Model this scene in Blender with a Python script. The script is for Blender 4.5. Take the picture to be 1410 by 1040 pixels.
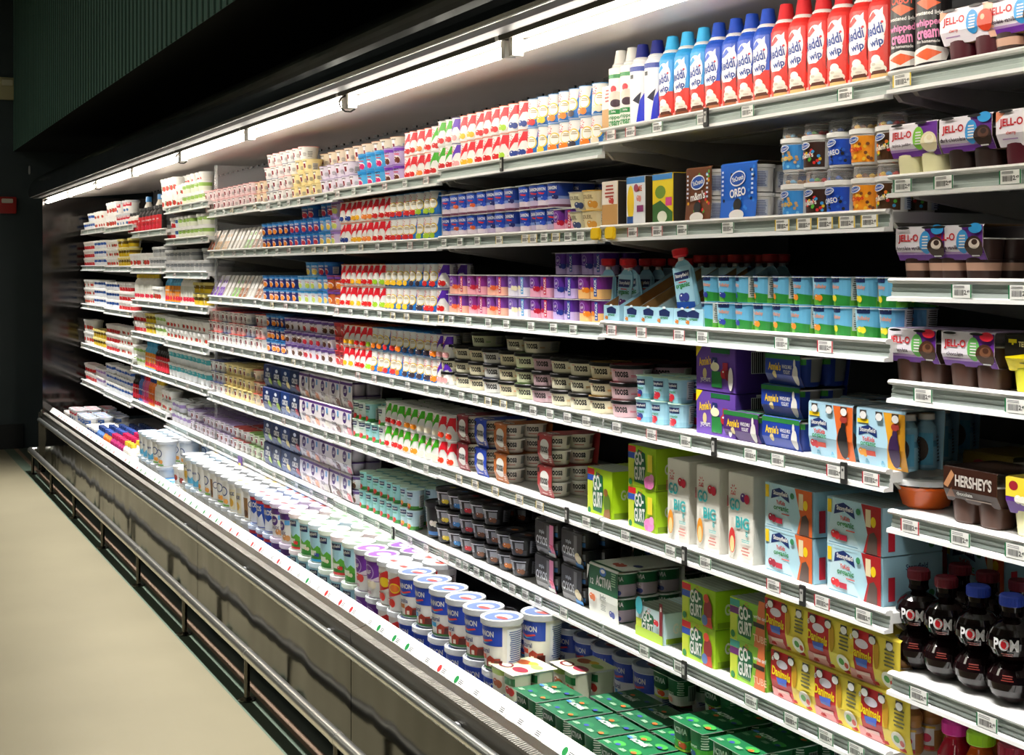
import bpy, bmesh, math, random
from math import sin, cos, pi, radians, tan, atan
random.seed(7)
SC = bpy.context.scene
COL = SC.collection
for o in list(bpy.data.objects): bpy.data.objects.remove(o)

# ---------------------------------------------------------------- camera, exposure, light
ZC = 1.615                      # eye height; the aisle runs towards -x, the case stands on the +y side
F, A = 1900.0, radians(26)
cam = bpy.data.objects.new('camera', bpy.data.cameras.new('camera')); COL.objects.link(cam)
cam.location = (0, 0, ZC); cam.rotation_euler = (pi/2, 0, radians(64))
cam.data.sensor_width = 36; cam.data.sensor_fit = 'HORIZONTAL'
cam.data.lens = F/1410*36; cam.data.shift_y = -148/1410
cam.data.clip_start = 0.02; cam.data.clip_end = 80
SC.camera = cam
SC.view_settings.view_transform = 'Standard'; SC.view_settings.look = 'None'
SC.view_settings.gamma = 1.0; SC.view_settings.exposure = 0.18
SC.view_settings.use_curve_mapping = False
w = bpy.data.worlds.new('world'); SC.world = w; w.use_nodes = True
w.node_tree.nodes['Background'].inputs[0].default_value = (0.75, 0.85, 1.0, 1)
w.node_tree.nodes['Background'].inputs[1].default_value = 0.03
TUBE = 26.0                     # emission of the fluorescent tubes in the canopy
STORE = 9.2                    # watts of each ceiling luminaire above the aisle
LAMP = 18.0                     # watts of each reflector lamp in the canopy
for k in range(6):              # the store's own ceiling lights over the aisle
    l = bpy.data.lights.new('aisle_light', 'AREA'); l.shape = 'RECTANGLE'; l.size = 1.2; l.size_y = 0.3
    l.energy = STORE; l.color = (1.0, 0.96, 0.82)
    lo = bpy.data.objects.new('aisle_light', l); COL.objects.link(lo); lo.location = (1.0-2.7*k, -1.7, 4.05)
    lo = bpy.data.objects.new('aisle_light', l); COL.objects.link(lo); lo.location = (1.0-2.7*k, -4.9, 4.05)

# ---------------------------------------------------------------- materials
def lin(h):
    h = h.lstrip('#'); c = [int(h[i:i+2], 16)/255 for i in (0, 2, 4)]
    return tuple(x/12.92 if x <= .04045 else ((x+.055)/1.055)**2.4 for x in c)+(1,)
NAMED = dict(W='e9e9e6', K='0d0d0e', R='d3202b', B='1b4fc4', N='16286b', G='1d8a3f', LG='9ccf2a', Y='f5d21c', O='f07c22', P='6b2a93',
             PK='ef7fb0', C='5cb6e2', GR='8d8f92', DG='0f4f2c', BR='5a3420', CR='efe6cd', LB='a9d8ee', MR='7c1f2d', T='2f9fa6')
MATS = {}
def M(c, rough=.38, metal=0.0, kind=None, **k):
    if not isinstance(c, str): return c
    c = NAMED.get(c, c); key = (c, rough, metal, kind)
    if key in MATS: return MATS[key]
    m = bpy.data.materials.new('m_'+c); m.use_nodes = True
    nt = m.node_tree; b = nt.nodes['Principled BSDF']
    b.inputs['Base Color'].default_value = lin(c); b.inputs['Roughness'].default_value = rough
    b.inputs['Metallic'].default_value = metal
    if kind == 'noise':
        tc = nt.nodes.new('ShaderNodeTexCoord'); n = nt.nodes.new('ShaderNodeTexNoise'); r = nt.nodes.new('ShaderNodeMix'); r.data_type = 'RGBA'
        n.inputs['Scale'].default_value = 2.2; n.inputs['Detail'].default_value = 9
        nt.links.new(tc.outputs['Object'], n.inputs['Vector'])
        a = lin(c); r.inputs[6].default_value = tuple(x*.82 for x in a[:3])+(1,); r.inputs[7].default_value = tuple(min(1, x*1.12) for x in a[:3])+(1,)
        nt.links.new(n.outputs['Fac'], r.inputs[0]); nt.links.new(r.outputs[2], b.inputs['Base Color'])
    if kind == 'clear':
        tr = nt.nodes.new('ShaderNodeBsdfTransparent'); mx = nt.nodes.new('ShaderNodeMixShader'); fr = nt.nodes.new('ShaderNodeLayerWeight'); fr.inputs['Blend'].default_value = .25
        ma = nt.nodes.new('ShaderNodeMath'); ma.operation = 'MULTIPLY_ADD'; ma.inputs[1].default_value = .5; ma.inputs[2].default_value = k.get('amt', .16)
        nt.links.new(fr.outputs['Fresnel'], ma.inputs[0]); nt.links.new(ma.outputs[0], mx.inputs[0])
        nt.links.new(tr.outputs[0], mx.inputs[1]); nt.links.new(b.outputs[0], mx.inputs[2])
        nt.links.new(mx.outputs[0], nt.nodes['Material Output'].inputs[0])
    if kind == 'emit':
        b.inputs['Emission Color'].default_value = lin(c); b.inputs['Emission Strength'].default_value = k['s']
    if kind in ('wave', 'brush', 'rib'):
        tc = nt.nodes.new('ShaderNodeTexCoord'); mp = nt.nodes.new('ShaderNodeMapping'); bp = nt.nodes.new('ShaderNodeBump')
        nt.links.new(tc.outputs['Object'], mp.inputs[0])
        if kind == 'rib':
            n = nt.nodes.new('ShaderNodeTexWave'); n.wave_type = 'BANDS'; n.bands_direction = 'X'; n.inputs['Scale'].default_value = k.get('sc', 10)
            n.inputs['Distortion'].default_value = k.get('dist', 0)
        else:
            n = nt.nodes.new('ShaderNodeTexNoise'); n.inputs['Scale'].default_value = 1.0; n.inputs['Detail'].default_value = 2
            mp.inputs['Scale'].default_value = (2.3, 1.2, 1.5) if kind == 'wave' else (1.5, 60, 220)
        nt.links.new(mp.outputs[0], n.inputs['Vector'])
        nt.links.new(n.outputs[0], bp.inputs['Height']); bp.inputs['Strength'].default_value = k.get('st', .3); bp.inputs['Distance'].default_value = k.get('bd', .05)
        nt.links.new(bp.outputs[0], b.inputs['Normal'])
    MATS[key] = m
    return m

# ---------------------------------------------------------------- geometry helpers (centimetres for products, metres with s=1)
TC = {}
def text_shape(s, bold=.0):
    k = (s, bold)
    if k not in TC:
        cu = bpy.data.curves.new('t', 'FONT'); cu.body = s; cu.resolution_u = 3; cu.offset = bold; cu.size = 1
        ob = bpy.data.objects.new('t', cu); me = bpy.data.meshes.new_from_object(ob)
        v = [(a.co.x, a.co.y) for a in me.vertices]; f = [tuple(p.vertices) for p in me.polygons]
        bpy.data.objects.remove(ob); bpy.data.curves.remove(cu); bpy.data.meshes.remove(me)
        if v:
            x0, x1 = min(a[0] for a in v), max(a[0] for a in v); y0, y1 = min(a[1] for a in v), max(a[1] for a in v)
            h = (y1-y0) or 1
            v = [((a[0]-(x0+x1)/2)/h, (a[1]-(y0+y1)/2)/h) for a in v]
        TC[k] = (v, f)
    return TC[k]
# art items: R rect, E ellipse, P polygon, T text, L lines of small print
def R(u0, v0, u1, v1, c): return ('P', [(u0, v0), (u1, v0), (u1, v1), (u0, v1)], c)
def P(pts, c): return ('P', pts, c)
def E(cx, cy, rx, ry, c, rot=0, n=18):
    a = radians(rot)
    return ('P', [(cx+rx*cos(t)*cos(a)-ry*sin(t)*sin(a), cy+rx*cos(t)*sin(a)+ry*sin(t)*cos(a)) for t in [2*pi*i/n for i in range(n)]], c)
def T(s, cx, cy, h, c, w=None, rot=0, bold=.02): return ('T', s, cx, cy, h, c, w, rot, bold)
def L(cx, cy, w, h, n, c):
    out = []
    rr = random.Random(int(cx*97+cy*31+w*7))
    for i in range(n):
        y = cy+h/2-(i+.5)*h/n; ww = w*rr.uniform(.7, 1)/2
        out.append(R(cx-ww, y-h/n*.24, cx+ww, y+h/n*.24, c))
    return out
def BARS(cx, cy, w, h, c='K', n=9):
    out = [R(cx-w/2-.15, cy-h/2-.15, cx+w/2+.15, cy+h/2+.15, 'W')]
    rr = random.Random(5)
    for i in range(n):
        x = cx-w/2+(i+.2)*w/n; out.append(R(x, cy-h/2, x+w/n*rr.uniform(.3, .75), cy+h/2, c))
    return out
def NP(cx, cy, w, h, bg='W', c='666666', n=7): return [R(cx-w/2, cy-h/2, cx+w/2, cy+h/2, bg)]+L(cx, cy, w*.85, h*.9, n, c)
def FR(cx, cy, r, c, c2=None):       # a small fruit picture: two fruits and a highlight
    return [E(cx-r*.5, cy, r*.8, r*.75, c), E(cx+r*.55, cy-r*.15, r*.75, r*.8, c2 or c), E(cx-r*.6, cy+r*.3, r*.22, r*.16, 'ffffff', n=7)]
def flat(a):
    out = []
    for x in a: out += flat(x) if isinstance(x, list) else [x]
    return out
def shift(a, du, dv, s=1):
    out = []
    for x in flat(a):
        if x[0] == 'P': out.append(('P', [(u*s+du, v*s+dv) for u, v in x[1]], x[2]))
        else: out.append(('T', x[1], x[2]*s+du, x[3]*s+dv, x[4]*s, x[5], x[6] and x[6]*s, x[7], x[8]))
    return out
class G:
    def __init__(s, sc=.01): s.v = []; s.f = []; s.m = []; s.ms = []; s.sm = []; s.sc = sc
    def mi(s, c):
        c = M(c)
        if c not in s.ms: s.ms.append(c)
        return s.ms.index(c)
    def add(s, vs, fs, c, smooth=False):
        b = len(s.v); s.v += vs; i = s.mi(c)
        for f in fs: s.f.append([b+a for a in f]); s.m.append(i); s.sm.append(smooth)
    def box(s, x0, y0, z0, x1, y1, z1, c, bev=0, topc=None):
        e = bev
        if not e:
            v = [(x, y, z) for z in (z0, z1) for y in (y0, y1) for x in (x0, x1)]
            s.add(v, [(0, 2, 3, 1), (0, 1, 5, 4), (1, 3, 7, 5), (3, 2, 6, 7), (2, 0, 4, 6)], c); s.add(v, [(4, 5, 7, 6)], topc or c)
            return s
        bm = bmesh.new(); bmesh.ops.create_cube(bm, size=1)
        for a in bm.verts: a.co = ((x0+x1)/2+a.co.x*(x1-x0), (y0+y1)/2+a.co.y*(y1-y0), (z0+z1)/2+a.co.z*(z1-z0))
        bmesh.ops.bevel(bm, geom=list(bm.edges), offset=e, segments=2, affect='EDGES')
        bm.verts.index_update(); s.add([tuple(a.co) for a in bm.verts], [tuple(q.index for q in f.verts) for f in bm.faces], c); bm.free()
        return s
    def lathe(s, prof, cols, n=20, cx=0, cy=0, sx=1, sy=1, cap0=True, cap1=True, sq=0):
        # prof: [(r,z)], cols: one colour or one per segment; sq>0 squares the plan off
        if isinstance(cols, (str,)) or not isinstance(cols, list): cols = [cols]*(len(prof)-1)
        def rad(t):
            if not sq: return 1
            p = 2+sq*6; return (abs(cos(t))**p+abs(sin(t))**p)**(-1/p)
        rings = []
        for r, z in prof: rings.append([(cx+sx*r*rad(2*pi*i/n)*cos(2*pi*i/n), cy+sy*r*rad(2*pi*i/n)*sin(2*pi*i/n), z) for i in range(n)])
        for j, c in enumerate(cols):
            s.add(rings[j]+rings[j+1], [(i, (i+1) % n, n+(i+1) % n, n+i) for i in range(n)], c, True)
        if cap0: s.add(rings[0], [tuple(range(n))[::-1]], cols[0])
        if cap1: s.add(rings[-1], [tuple(range(n))], cols[-1])
        return s
    def tube(s, a, b, r, c, n=12):
        from mathutils import Vector
        a, b = Vector(a), Vector(b); d = (b-a).normalized(); q = d.orthogonal().normalized(); w = d.cross(q)
        v = [tuple(p+q*r*cos(2*pi*i/n)+w*r*sin(2*pi*i/n)) for p in (a, b) for i in range(n)]
        s.add(v, [(i, (i+1) % n, n+(i+1) % n, n+i) for i in range(n)], c, True); s.add(v, [tuple(range(n))[::-1], tuple(range(n, 2*n))], c)
        return s
    def ext(s, prof, x0, x1, cols, closed=True, smooth=False):
        n = len(prof); v = [(x, y, z) for x in (x0, x1) for y, z in prof]
        for i in range(n if closed else n-1):
            j = (i+1) % n; s.add([v[i], v[j], v[n+j], v[n+i]], [(0, 1, 2, 3)], cols[i] if isinstance(cols, list) else cols, smooth)
        if closed:
            c = cols[0] if isinstance(cols, list) else cols
            s.add(v[:n], [tuple(range(n))], c); s.add(v[n:], [tuple(range(n))[::-1]], c)
        return s
    def art(s, items, fn, du=None, lay=.02, base=.03):
        k = 0
        for it in flat(items):
            k += 1
            bm = bmesh.new()
            if it[0] == 'P':
                vs = [bm.verts.new((u, v, 0)) for u, v in it[1]]; bm.faces.new(vs); c = it[2]
            else:
                _, st, cx, cy, h, c, w, rot, bold = it
                bold = min(bold, .03)
                v, f = text_shape(st, bold)
                if not v: continue
                wx = max(a[0] for a in v)*2; sx = (w/wx) if w else h; a = radians(rot); ca, sa = cos(a), sin(a)
                vs = [bm.verts.new((cx+x*sx*ca-y*h*sa, cy+x*sx*sa+y*h*ca, 0)) for x, y in v]
                for q in f:
                    try: bm.faces.new([vs[i] for i in q])
                    except ValueError: pass
            if du:
                lo = min(a.co.x for a in bm.verts); hi = max(a.co.x for a in bm.verts)
                t = math.floor(lo/du)*du+du
                while t < hi-1e-6:
                    bmesh.ops.bisect_plane(bm, geom=list(bm.verts)+list(bm.edges)+list(bm.faces), plane_co=(t, 0, 0), plane_no=(1, 0, 0), dist=1e-5); t += du
            bm.verts.index_update(); bm.normal_update()
            s.add([fn(a.co.x, a.co.y, base+lay*k) for a in bm.verts], [tuple(q.index for q in (f.verts if f.normal.z >= 0 else reversed(f.verts))) for f in bm.faces], c)
            bm.free()
        return s
    def mesh(s, name='mesh'):
        me = bpy.data.meshes.new(name); c = s.sc
        me.from_pydata([(a*c, b*c, d*c) for a, b, d in s.v], [], s.f)
        for m in s.ms: me.materials.append(m)
        me.polygons.foreach_set('material_index', s.m); me.polygons.foreach_set('use_smooth', s.sm)
        me.update(); return me
def fcone(r0, z0, r1, z1, cx=0, cy=0, a0=0, sq=0):     # wraps (u, v) round a cone whose radius goes r0..r1 between z0..z1
    rm = (r0+r1)/2
    def fn(u, v, o):
        a = u/rm+a0; p = 2+sq*6; k = (abs(cos(a))**p+abs(sin(a))**p)**(-1/p) if sq else 1
        r = (r0+(r1-r0)*(v-z0)/(z1-z0))*k+o
        return (cx+r*sin(a), cy-r*cos(a), v)
    return fn
def ffront(y, x=0, z=0): return lambda u, v, o: (x+u, y-o, z+v)
def fside(x, y=0, z=0): return lambda u, v, o: (x+o, y+u, z+v)
def ftop(z, x=0, y=0): return lambda u, v, o: (x+u, y+v, z+o)

# ---------------------------------------------------------------- things
def link(name, data=None, parent=None, loc=(0, 0, 0)):
    o = bpy.data.objects.new(name, data); COL.objects.link(o); o.location = loc
    if parent is not None: o.parent = parent
    return o
def tag(o, label=None, cat=None, group=None, kind=None):
    for k, v in (('label', label), ('category', cat), ('group', group), ('kind', kind)):
        if v: o[k] = v
    return o
import re
def short(t):
    for a, b in ((r'^white yogurt cup with (\w+) (swoosh|leaf|corner|fruit)( and)?', r'\1-\2 yogurt cup with'), (r'^tall white tub with (\w+) band and', r'\1-banded tall tub with'), (r'^tall white tub with red swoosh and', 'red-swoosh tall tub with'),
                 (r'^tall tub with (\w+) label and', r'\1-label tall tub with'), (r'^white greek yogurt cup with', 'greek yogurt cup with'), (r'(light|sky|royal|dark|pale) (blue|brown)', r'\1-\2'), (r'^([\w-]+) and ([\w-]+) ', r'\1-and-\2 '), (r'(four|six|twelve|wrap|pudding|tube|smoothie) (pack|box)', r'\1-\2'),
                 (r'whipped cream can', 'whipped-cream can'), (r' with$', '')):
        t = re.sub(a, b, t)
    return t
class Proto:                         # a product: name, category, look (label words), size in cm, root mesh and child parts
    def __init__(s, name, cat, look, w, h, d, root, kids=(), rot=0):
        s.name, s.cat, s.look, s.w, s.h, s.d, s.rot = name, cat, look, w, h, d, rot
        s.root = root.mesh(name) if isinstance(root, G) else root
        s.kids = [(k[0], k[1].mesh(k[0]) if isinstance(k[1], G) else k[1], k[2] if len(k) > 2 else (0, 0, 0)) for k in kids]
        s.first = None; s.look = short(s.look)
def place(p, x, y, z, rot=0, tilt=None):
    if p.first is None:
        r = link(p.name, p.root); p.first = r
        for n, m, l in p.kids: link(n, m, r, tuple(a*.01 for a in l))
    else:
        r = p.first.copy(); COL.objects.link(r)
        for ch in p.first.children:
            c = ch.copy(); COL.objects.link(c); c.parent = r
    r.location = (x, y, z); r.rotation_euler = tilt or (0, 0, rot)
    return r
ORD = ['first', 'second', 'third', 'fourth', 'fifth', 'sixth', 'seventh', 'eighth', 'ninth', 'tenth', 'eleventh', 'twelfth', 'thirteenth', 'fourteenth',
       'fifteenth', 'sixteenth', 'seventeenth', 'eighteenth', 'nineteenth', 'twentieth']
def ordn(i): return ORD[i] if i < 20 else ('twenty-' + ORD[i-20] if i < 29 else ('thirtieth' if i == 29 else 'thirty-'+ORD[i-30]))
ITEMS = []
def px(x, Y=1.775): return Y/tan(A+atan((x-705)/F))
def run(z, x0, x1, protos, layers=1, rows=1, Y=1.775, anchor='', gap=.2, top=None, jit=14, y2=None, rowgap=.3, rot0=12, zs=None, only=None, drop=.09):
    """Fill a shelf at height z between picture columns x0 (far) and x1 (near). protos: one per facing, far to near. top: (a, b) share of columns that carry the top layer."""
    flatp = protos if isinstance(protos, list) else [protos]
    Yc = Y+flatp[0].d*.005
    Xf, Xn = px(x0, Y), px(x1, Y)
    if flatp[0].rot:                # round things: the picture columns are their left outlines
        rp = lambda x: flatp[0].d*.005*F/(px(x, Yc)*cos(A)+Yc*sin(A))
        Xf, Xn = px(x0+rp(x0), Yc), px(x1+rp(x1), Yc)
    wavg = sum(p.w for p in flatp)/len(flatp)*.01+gap*.01
    n = max(1, int(round((Xf-Xn)/wavg))); step = (Xf-Xn)/n
    rr = random.Random(int(x0*13+z*997))
    for i in range(n):
        p = flatp[int(i*len(flatp)/n)]
        X = Xf-(i+(0 if p.rot else .5))*step
        for r in range(rows):
            for k in range(layers):
                if k == layers-1 and top and not (top[0] <= (i+.5)/n <= top[1]): continue
                if only and not only(i, n, r, k): continue
                if drop and layers > 1 and x1 <= 610 and z > .5 and flatp[0].rot and k == layers-1 and rr.random() < drop: continue
                round_ = p.rot
                rz = radians(rot0+rr.uniform(-jit, jit)) if round_ else radians(rr.uniform(-1, 1))
                jx, jy = rr.uniform(-.0015, .0015), rr.uniform(-.003, .003)
                o = place(p, -X+jx, Yc+r*(p.d+rowgap)*.01+jy+(0 if round_ else 0), z+k*p.h*.01, rz)
                ITEMS.append((o, p, anchor, n-1-i, r, k, layers, rows, i))
def single(p, X, Y, z, rot=0, label=None, tilt=None, group=None):
    o = place(p, -X, Y, z, radians(rot), tilt)
    tag(o, label or p.look, p.cat, group); return o
def label_items():
    from collections import defaultdict
    by = defaultdict(list)
    for it in ITEMS: by[(it[1].look, it[2])].append(it)
    for (look, anchor), its in by.items():
        cols = sorted({(i[3]) for i in its}); rows = sorted({i[4] for i in its}); lays = sorted({i[5] for i in its})
        for o, p, an, c, r, k, nl, nr, i in its:
            parts = [look.replace('tub with ', 'tub, ') if len(look.split()) > 6 else look]
            if len(cols) > 1: parts.append(f'{ordn(cols.index(c))} from near end')
            ls = (('top-layer' if k == lays[-1] else 'bottom-layer' if k == 0 else 'middle-layer' if len(lays) == 3 else f'{ORD[k]}-layer') if len(lays) > 1 else '')
            rs = (('front-row' if r == 0 else f'{ORD[r]}-row') if len(rows) > 1 else '')
            if ls or rs: parts.append((rs+' '+ls).strip())
            parts.append(anchor)
            lab = ', '.join(parts)
            tag(o, lab, p.cat, f'{p.name.replace("_", " ")}s, {anchor}')
# ---------------------------------------------------------------- product kinds
def cup(name, look, rb, rt, h, art=(), lid='foil', lidc='W', body='W', sq=0, seg=18, topart=None, cat='yogurt cup', inner=None):
    g = G(); zt = h-(.15 if lid == 'foil' else .8)
    prof = [(rb*.93, 0), (rb, .35), (rt, zt-.25), (rt+.12, zt-.2), (rt+.12, zt)]
    g.lathe(prof, [body]*4, seg, sq=sq)
    if art: g.art(art, fcone(rb, .35, rt, zt-.25), .8)
    k = G()
    if lid == 'foil': k.lathe([(rt+.12, zt), (rt+.3, zt), (rt+.3, h), ], lidc, seg, sq=sq); zz = h
    else:
        R_ = rt+.38
        k.lathe([(rt+.05, zt-.25), (R_, zt-.25), (R_, h-.12), (R_-.12, h), (R_-.45, h), (R_-.5, h-.2)], lidc, seg, sq=sq); zz = h-.2
    if topart: k.art(topart, ftop(zz), None)
    return Proto(name, cat, look, 2*rt+.8 if lid != 'foil' else 2*max(rt+.3, rb), h, 2*max(rt+.3, rb), g, [('lid', k)], rot=1)
def star(cx, cy, r, c='R'):
    return [E(cx+r*cos(t), cy+r*sin(t), r*.42, r*.17, c, math.degrees(t), 6) for t in [2*pi*i/7+.3 for i in range(7)]]
def yop(kind, fruit, look, fr2=None, lidc=None, hh=8.3):
    h = hh; rb, rt = 3.0, 2.7
    base = [star(-.9, h*.80, .75), T('Yoplait', -.9, h*.665, .62, 'R', bold=.04)]
    if kind in ('red', 'green', 'purple', 'tan'):
        c = dict(red='e02030', green='46ad22', purple='5a2ab0', tan='d9b98a')[kind]
        a = [P([(-1.9, 2.7), (-1.2, 4.8), (0.4, 6.6), (1.0, h-.5), (3.3, h-.5), (3.3, 3.2), (2.0, 5.2), (.6, 5.1), (-.6, 3.8)], c), base,
             E(.9, 2.0, 1.5, 1.1, 'f4efe6'), FR(.5, 1.9, 1.15, fruit, fr2), L(-1.9, 1.2, 1.4, .7, 2, 'c04040')]
    else:
        a = [P([(-1.4, .3), (3.9, .3), (3.9, 7.6), (3.0, 7.6), (2.6, 5.6), (.4, 1.9)], '1a74c8'), E(.9, 4.0, 1.7, 1.8, 'f0cf3c'), E(.85, 4.0, 1.4, 1.5, 'f6f5ee'), base,
             L(1.1, 4.6, 1.8, .9, 2, 'b09858'), P([(1.3, 1.1), (3.1, 3.2), (3.3, .8)], '1a74c8'), FR(.2, 1.7, 1.15, fruit, fr2)]
    a += NP(5.4, h/2, 2.9, h*.78, 'e8e8e8', '555555', 11)
    a += [R(7.2, .3, 8.6, h-.5, 'dcdcdc')]
    return cup('yogurt_cup', look, rb, rt, h, a, 'foil', lidc or dict(red='e0622c', green='d8d8d4', purple='3a2a86', tan='c8c8c8', blue='1f84cc')[kind])
YR = [yop('red', 'd02020', 'white yogurt cup with red swoosh and red berries'), yop('red', 'f0b020', 'white yogurt cup with red swoosh and yellow fruit'),
      yop('red', 'f08a3c', 'white yogurt cup with red swoosh and peach'), yop('red', '26408c', 'white yogurt cup with red swoosh and blueberries'),
      yop('red', '9cc82c', 'white yogurt cup with red swoosh and lime')]
YB = [yop('blue', 'd83030', 'white yogurt cup with blue swoosh and strawberries'), yop('blue', 'f4c430', 'white yogurt cup with blue swoosh and banana'),
      yop('blue', 'f08020', 'white yogurt cup with blue swoosh and peach'), yop('blue', '3c3440', 'white yogurt cup with blue swoosh and dark berries'),
      yop('blue', 'a8cc34', 'white yogurt cup with blue swoosh and lime'), yop('blue', 'e8dcc0', 'white yogurt cup with blue swoosh and cream')]
YG = [yop('green', 'c82828', 'white yogurt cup with green leaf and berries'), yop('green', 'f09020', 'white yogurt cup with green leaf and orange'),
      yop('green', 'f2ead0', 'white yogurt cup with green leaf and vanilla')]
YO = [yop('red', 'e83c20', 'orange-label yogurt cup with red fruit', lidc='d8d8d4'), yop('blue', 'f0a030', 'white yogurt cup with orange fruit and silver lid', lidc='c8c8c8')]
YP = yop('purple', 'e0a0a0', 'white yogurt cup with purple swoosh')
YT = yop('purple', 'd02020', 'white yogurt cup with purple swoosh and cherry')

def chob(look, rim, fruit, body='W', h=5.6, rb=3.5, rt=4.4, name='greek_yogurt_cup'):
    a = [R(-.55, 1.6, .75, h-1.1, 'ffffff'), P([(-.1, 1.7), (.55, 2.0), (.55, 3.7), (-.75, 3.7), (-.75, 2.0)], '8a1f2a'), T('CHOBANI', -.1, h-.95, .5, '3a2a22', bold=.03),
         FR(-2.3, 1.6, .95, fruit), L(2.6, 2.3, 1.8, 1.6, 4, '999999'), NP(5.0, 2.4, 2.4, 2.8, 'e4e4e0', '777777', 6)]
    if name != 'greek_yogurt_cup':
        a = [P([(-9, h-1.6), (9, h-1.6), (9, h-.5), (-9, h-.5)], rim), T('DANNON' if name[0] == 'f' else 'yogurt', -.2, h-1.7, .8, 'f0f0f4' if name[0] == 'f' else '3a2a50', 3.4, bold=.03), P([(-1.6, h-2.4), (1.4, h-2.6), (1.2, h-2.9), (-1.2, h-2.8)], 'd83038'),
             E(-.2, 1.9, 2.0, 1.3, 'f2eee6'), FR(-.2, 1.8, 1.35, fruit), NP(5.0, 2.4, 2.4, 2.8, 'e4e4e0', '777777', 6)]
    return cup(name, look, rb, rt, h, a, 'foil', rim, body)
CH = dict(r=chob('white greek yogurt cup with red rim', 'e0524a', 'c8302c'), b=chob('white greek yogurt cup with navy rim', '2c3a78', '2a2f6c'),
          y=chob('cream greek yogurt cup with yellow rim', 'e4cf8c', 'f0c030', 'f2e2a8'), p=chob('white greek yogurt cup with lilac rim', 'a78cc4', '6a2c7c', 'ece4f0'),
          g=chob('white greek yogurt cup with green rim', '9ccf6a', '9a2c28', 'e6f0d8'), t=chob('tan greek yogurt cup with orange rim', 'd89a5c', 'f09030', 'efe2cc', h=6.2, rb=3.6, rt=4.7),
          o=chob('white greek yogurt cup with brown topping', 'c8564a', '7a4424', 'ead6b8'))
def dan(look, c1, fruit, rim='d8dce4', cream='e8dce8'):
    h = 7.0
    a = [R(-9, .3, 9, 2.4, cream), R(-9, 2.3, 9, 3.2, '7f9ad8'), R(-9, 3.1, 9, h-.5, c1), T('DANNON', 0, 5.4, 1.0, 'W', 3.6, bold=.05), P([(-1.5, 4.6), (1.6, 4.3), (1.2, 3.9), (-.9, 4.1)], 'e03030'),
         FR(1.2, 2.9, .8, fruit), R(-9, .1, 9, .8, '6b3a54')]
    return a, rim, h
def pack(name, look, nx, ny, rb, rt, h, arts, film, topart=None, rim='W', body='W', sheet_pad=.25, cat='yogurt multipack', sq=.25, seg=16, gapx=.15):
    """cups joined by one foil sheet; root = sheet, children cup"""
    s = rt*2+.3+gapx; w, d = nx*s, ny*s
    g = G(); g.box(-w/2-sheet_pad+.2, -d/2-sheet_pad+.2, h-.12, w/2+sheet_pad-.2, d/2+sheet_pad-.2, h, 'W', topc=film)
    if topart: g.art(topart, ftop(h), None)
    kids = []; cache = {}
    for i in range(nx):
        for j in range(ny):
            a = arts[i % len(arts)]; key = id(a)
            if key not in cache:
                c = G(); c.lathe([(rb*.9, 0), (rb, .4), (rt, h-.3), (rt+.15, h-.3), (rt+.15, h-.12)], [body, body, rim, rim], seg, sq=sq); c.art(a, fcone(rb, .4, rt, h-.3, a0=.2, sq=sq), .5); cache[key] = c.mesh('cup')
            kids.append(('cup', cache[key], ((i-(nx-1)/2)*s, (j-(ny-1)/2)*s, 0)))
    return Proto(name, cat, look, w+.3, h, d+.3, g, kids)
d1, _, _ = dan('', '1b49b8', '3456c8'); d2, _, _ = dan('', '2a56c0', 'e86a3c'); d3, _, _ = dan('', '1f3f98', '2a2f6c', cream='c8b8d8')
DN = [pack('yogurt_four_pack', 'blue and pink yogurt four pack with peach', 2, 2, 2.9, 3.2, 7, [d1, d2], 'dfe3ea', body='2450b8'),
      pack('yogurt_four_pack', 'dark blue and pink yogurt four pack', 2, 2, 2.9, 3.2, 7, [d1, d3], 'dfe3ea', body='1d3a90')]
def nfl(look, c, c2, fr, tagc, t):
    a = [R(-9, .2, 9, 7.0, c), R(-9, .2, 9, 3.0, c2), E(-.9, 4.8, 1.5, 1.5, 'b898dc'), E(-.9, 4.8, 1.25, 1.25, c), T('L&F', -.9, 4.8, .8, 'W', bold=.02), FR(1.2, 3.0, 1.1, fr)]
    b = [R(-9, .2, 9, 7.0, c), R(-9, .2, 9, 3.2, c2), R(-.6, 1.0, .9, 6.6, tagc), T('4 PACK', .15, 3.8, 1.1, 'W', 5.0, 90, .04), FR(-1.9, 3.2, .9, fr)]
    return pack('light_yogurt_four_pack', look, 2, 2, 2.95, 3.1, 6.3, [shift(a, 0, 0, .86), shift(b, 0, 0, .86)], 'e8e2ee', body=c)
LF = [nfl('purple yogurt four pack with peach', '7a3c9c', 'f0b49c', 'e8683c', 'd83048', 0), nfl('magenta yogurt four pack with raspberries', '8a2c84', 'f0a8b4', 'c8283c', 'b82a64', 0),
      nfl('purple yogurt four pack with vanilla', '7c62b4', 'e8e4f0', 'f0e6c0', '4aa4dc', 0), nfl('purple yogurt four pack with cherries', '6a2c90', 'e4a4bc', 'c01c38', 'c81c40', 0),
      nfl('purple yogurt four pack with blueberries', '5a2c98', 'c4b0e0', '23348c', '1a4fa4', 0), nfl('purple yogurt four pack with mango', '7a2c8c', 'f4c07c', 'f08a20', '1a4fa4', 0)]
LFs = nfl('pink and purple cup pack with cherries', '9a50a8', 'f0c0c8', 'c01c38', 'e06aa0', 0)
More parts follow.
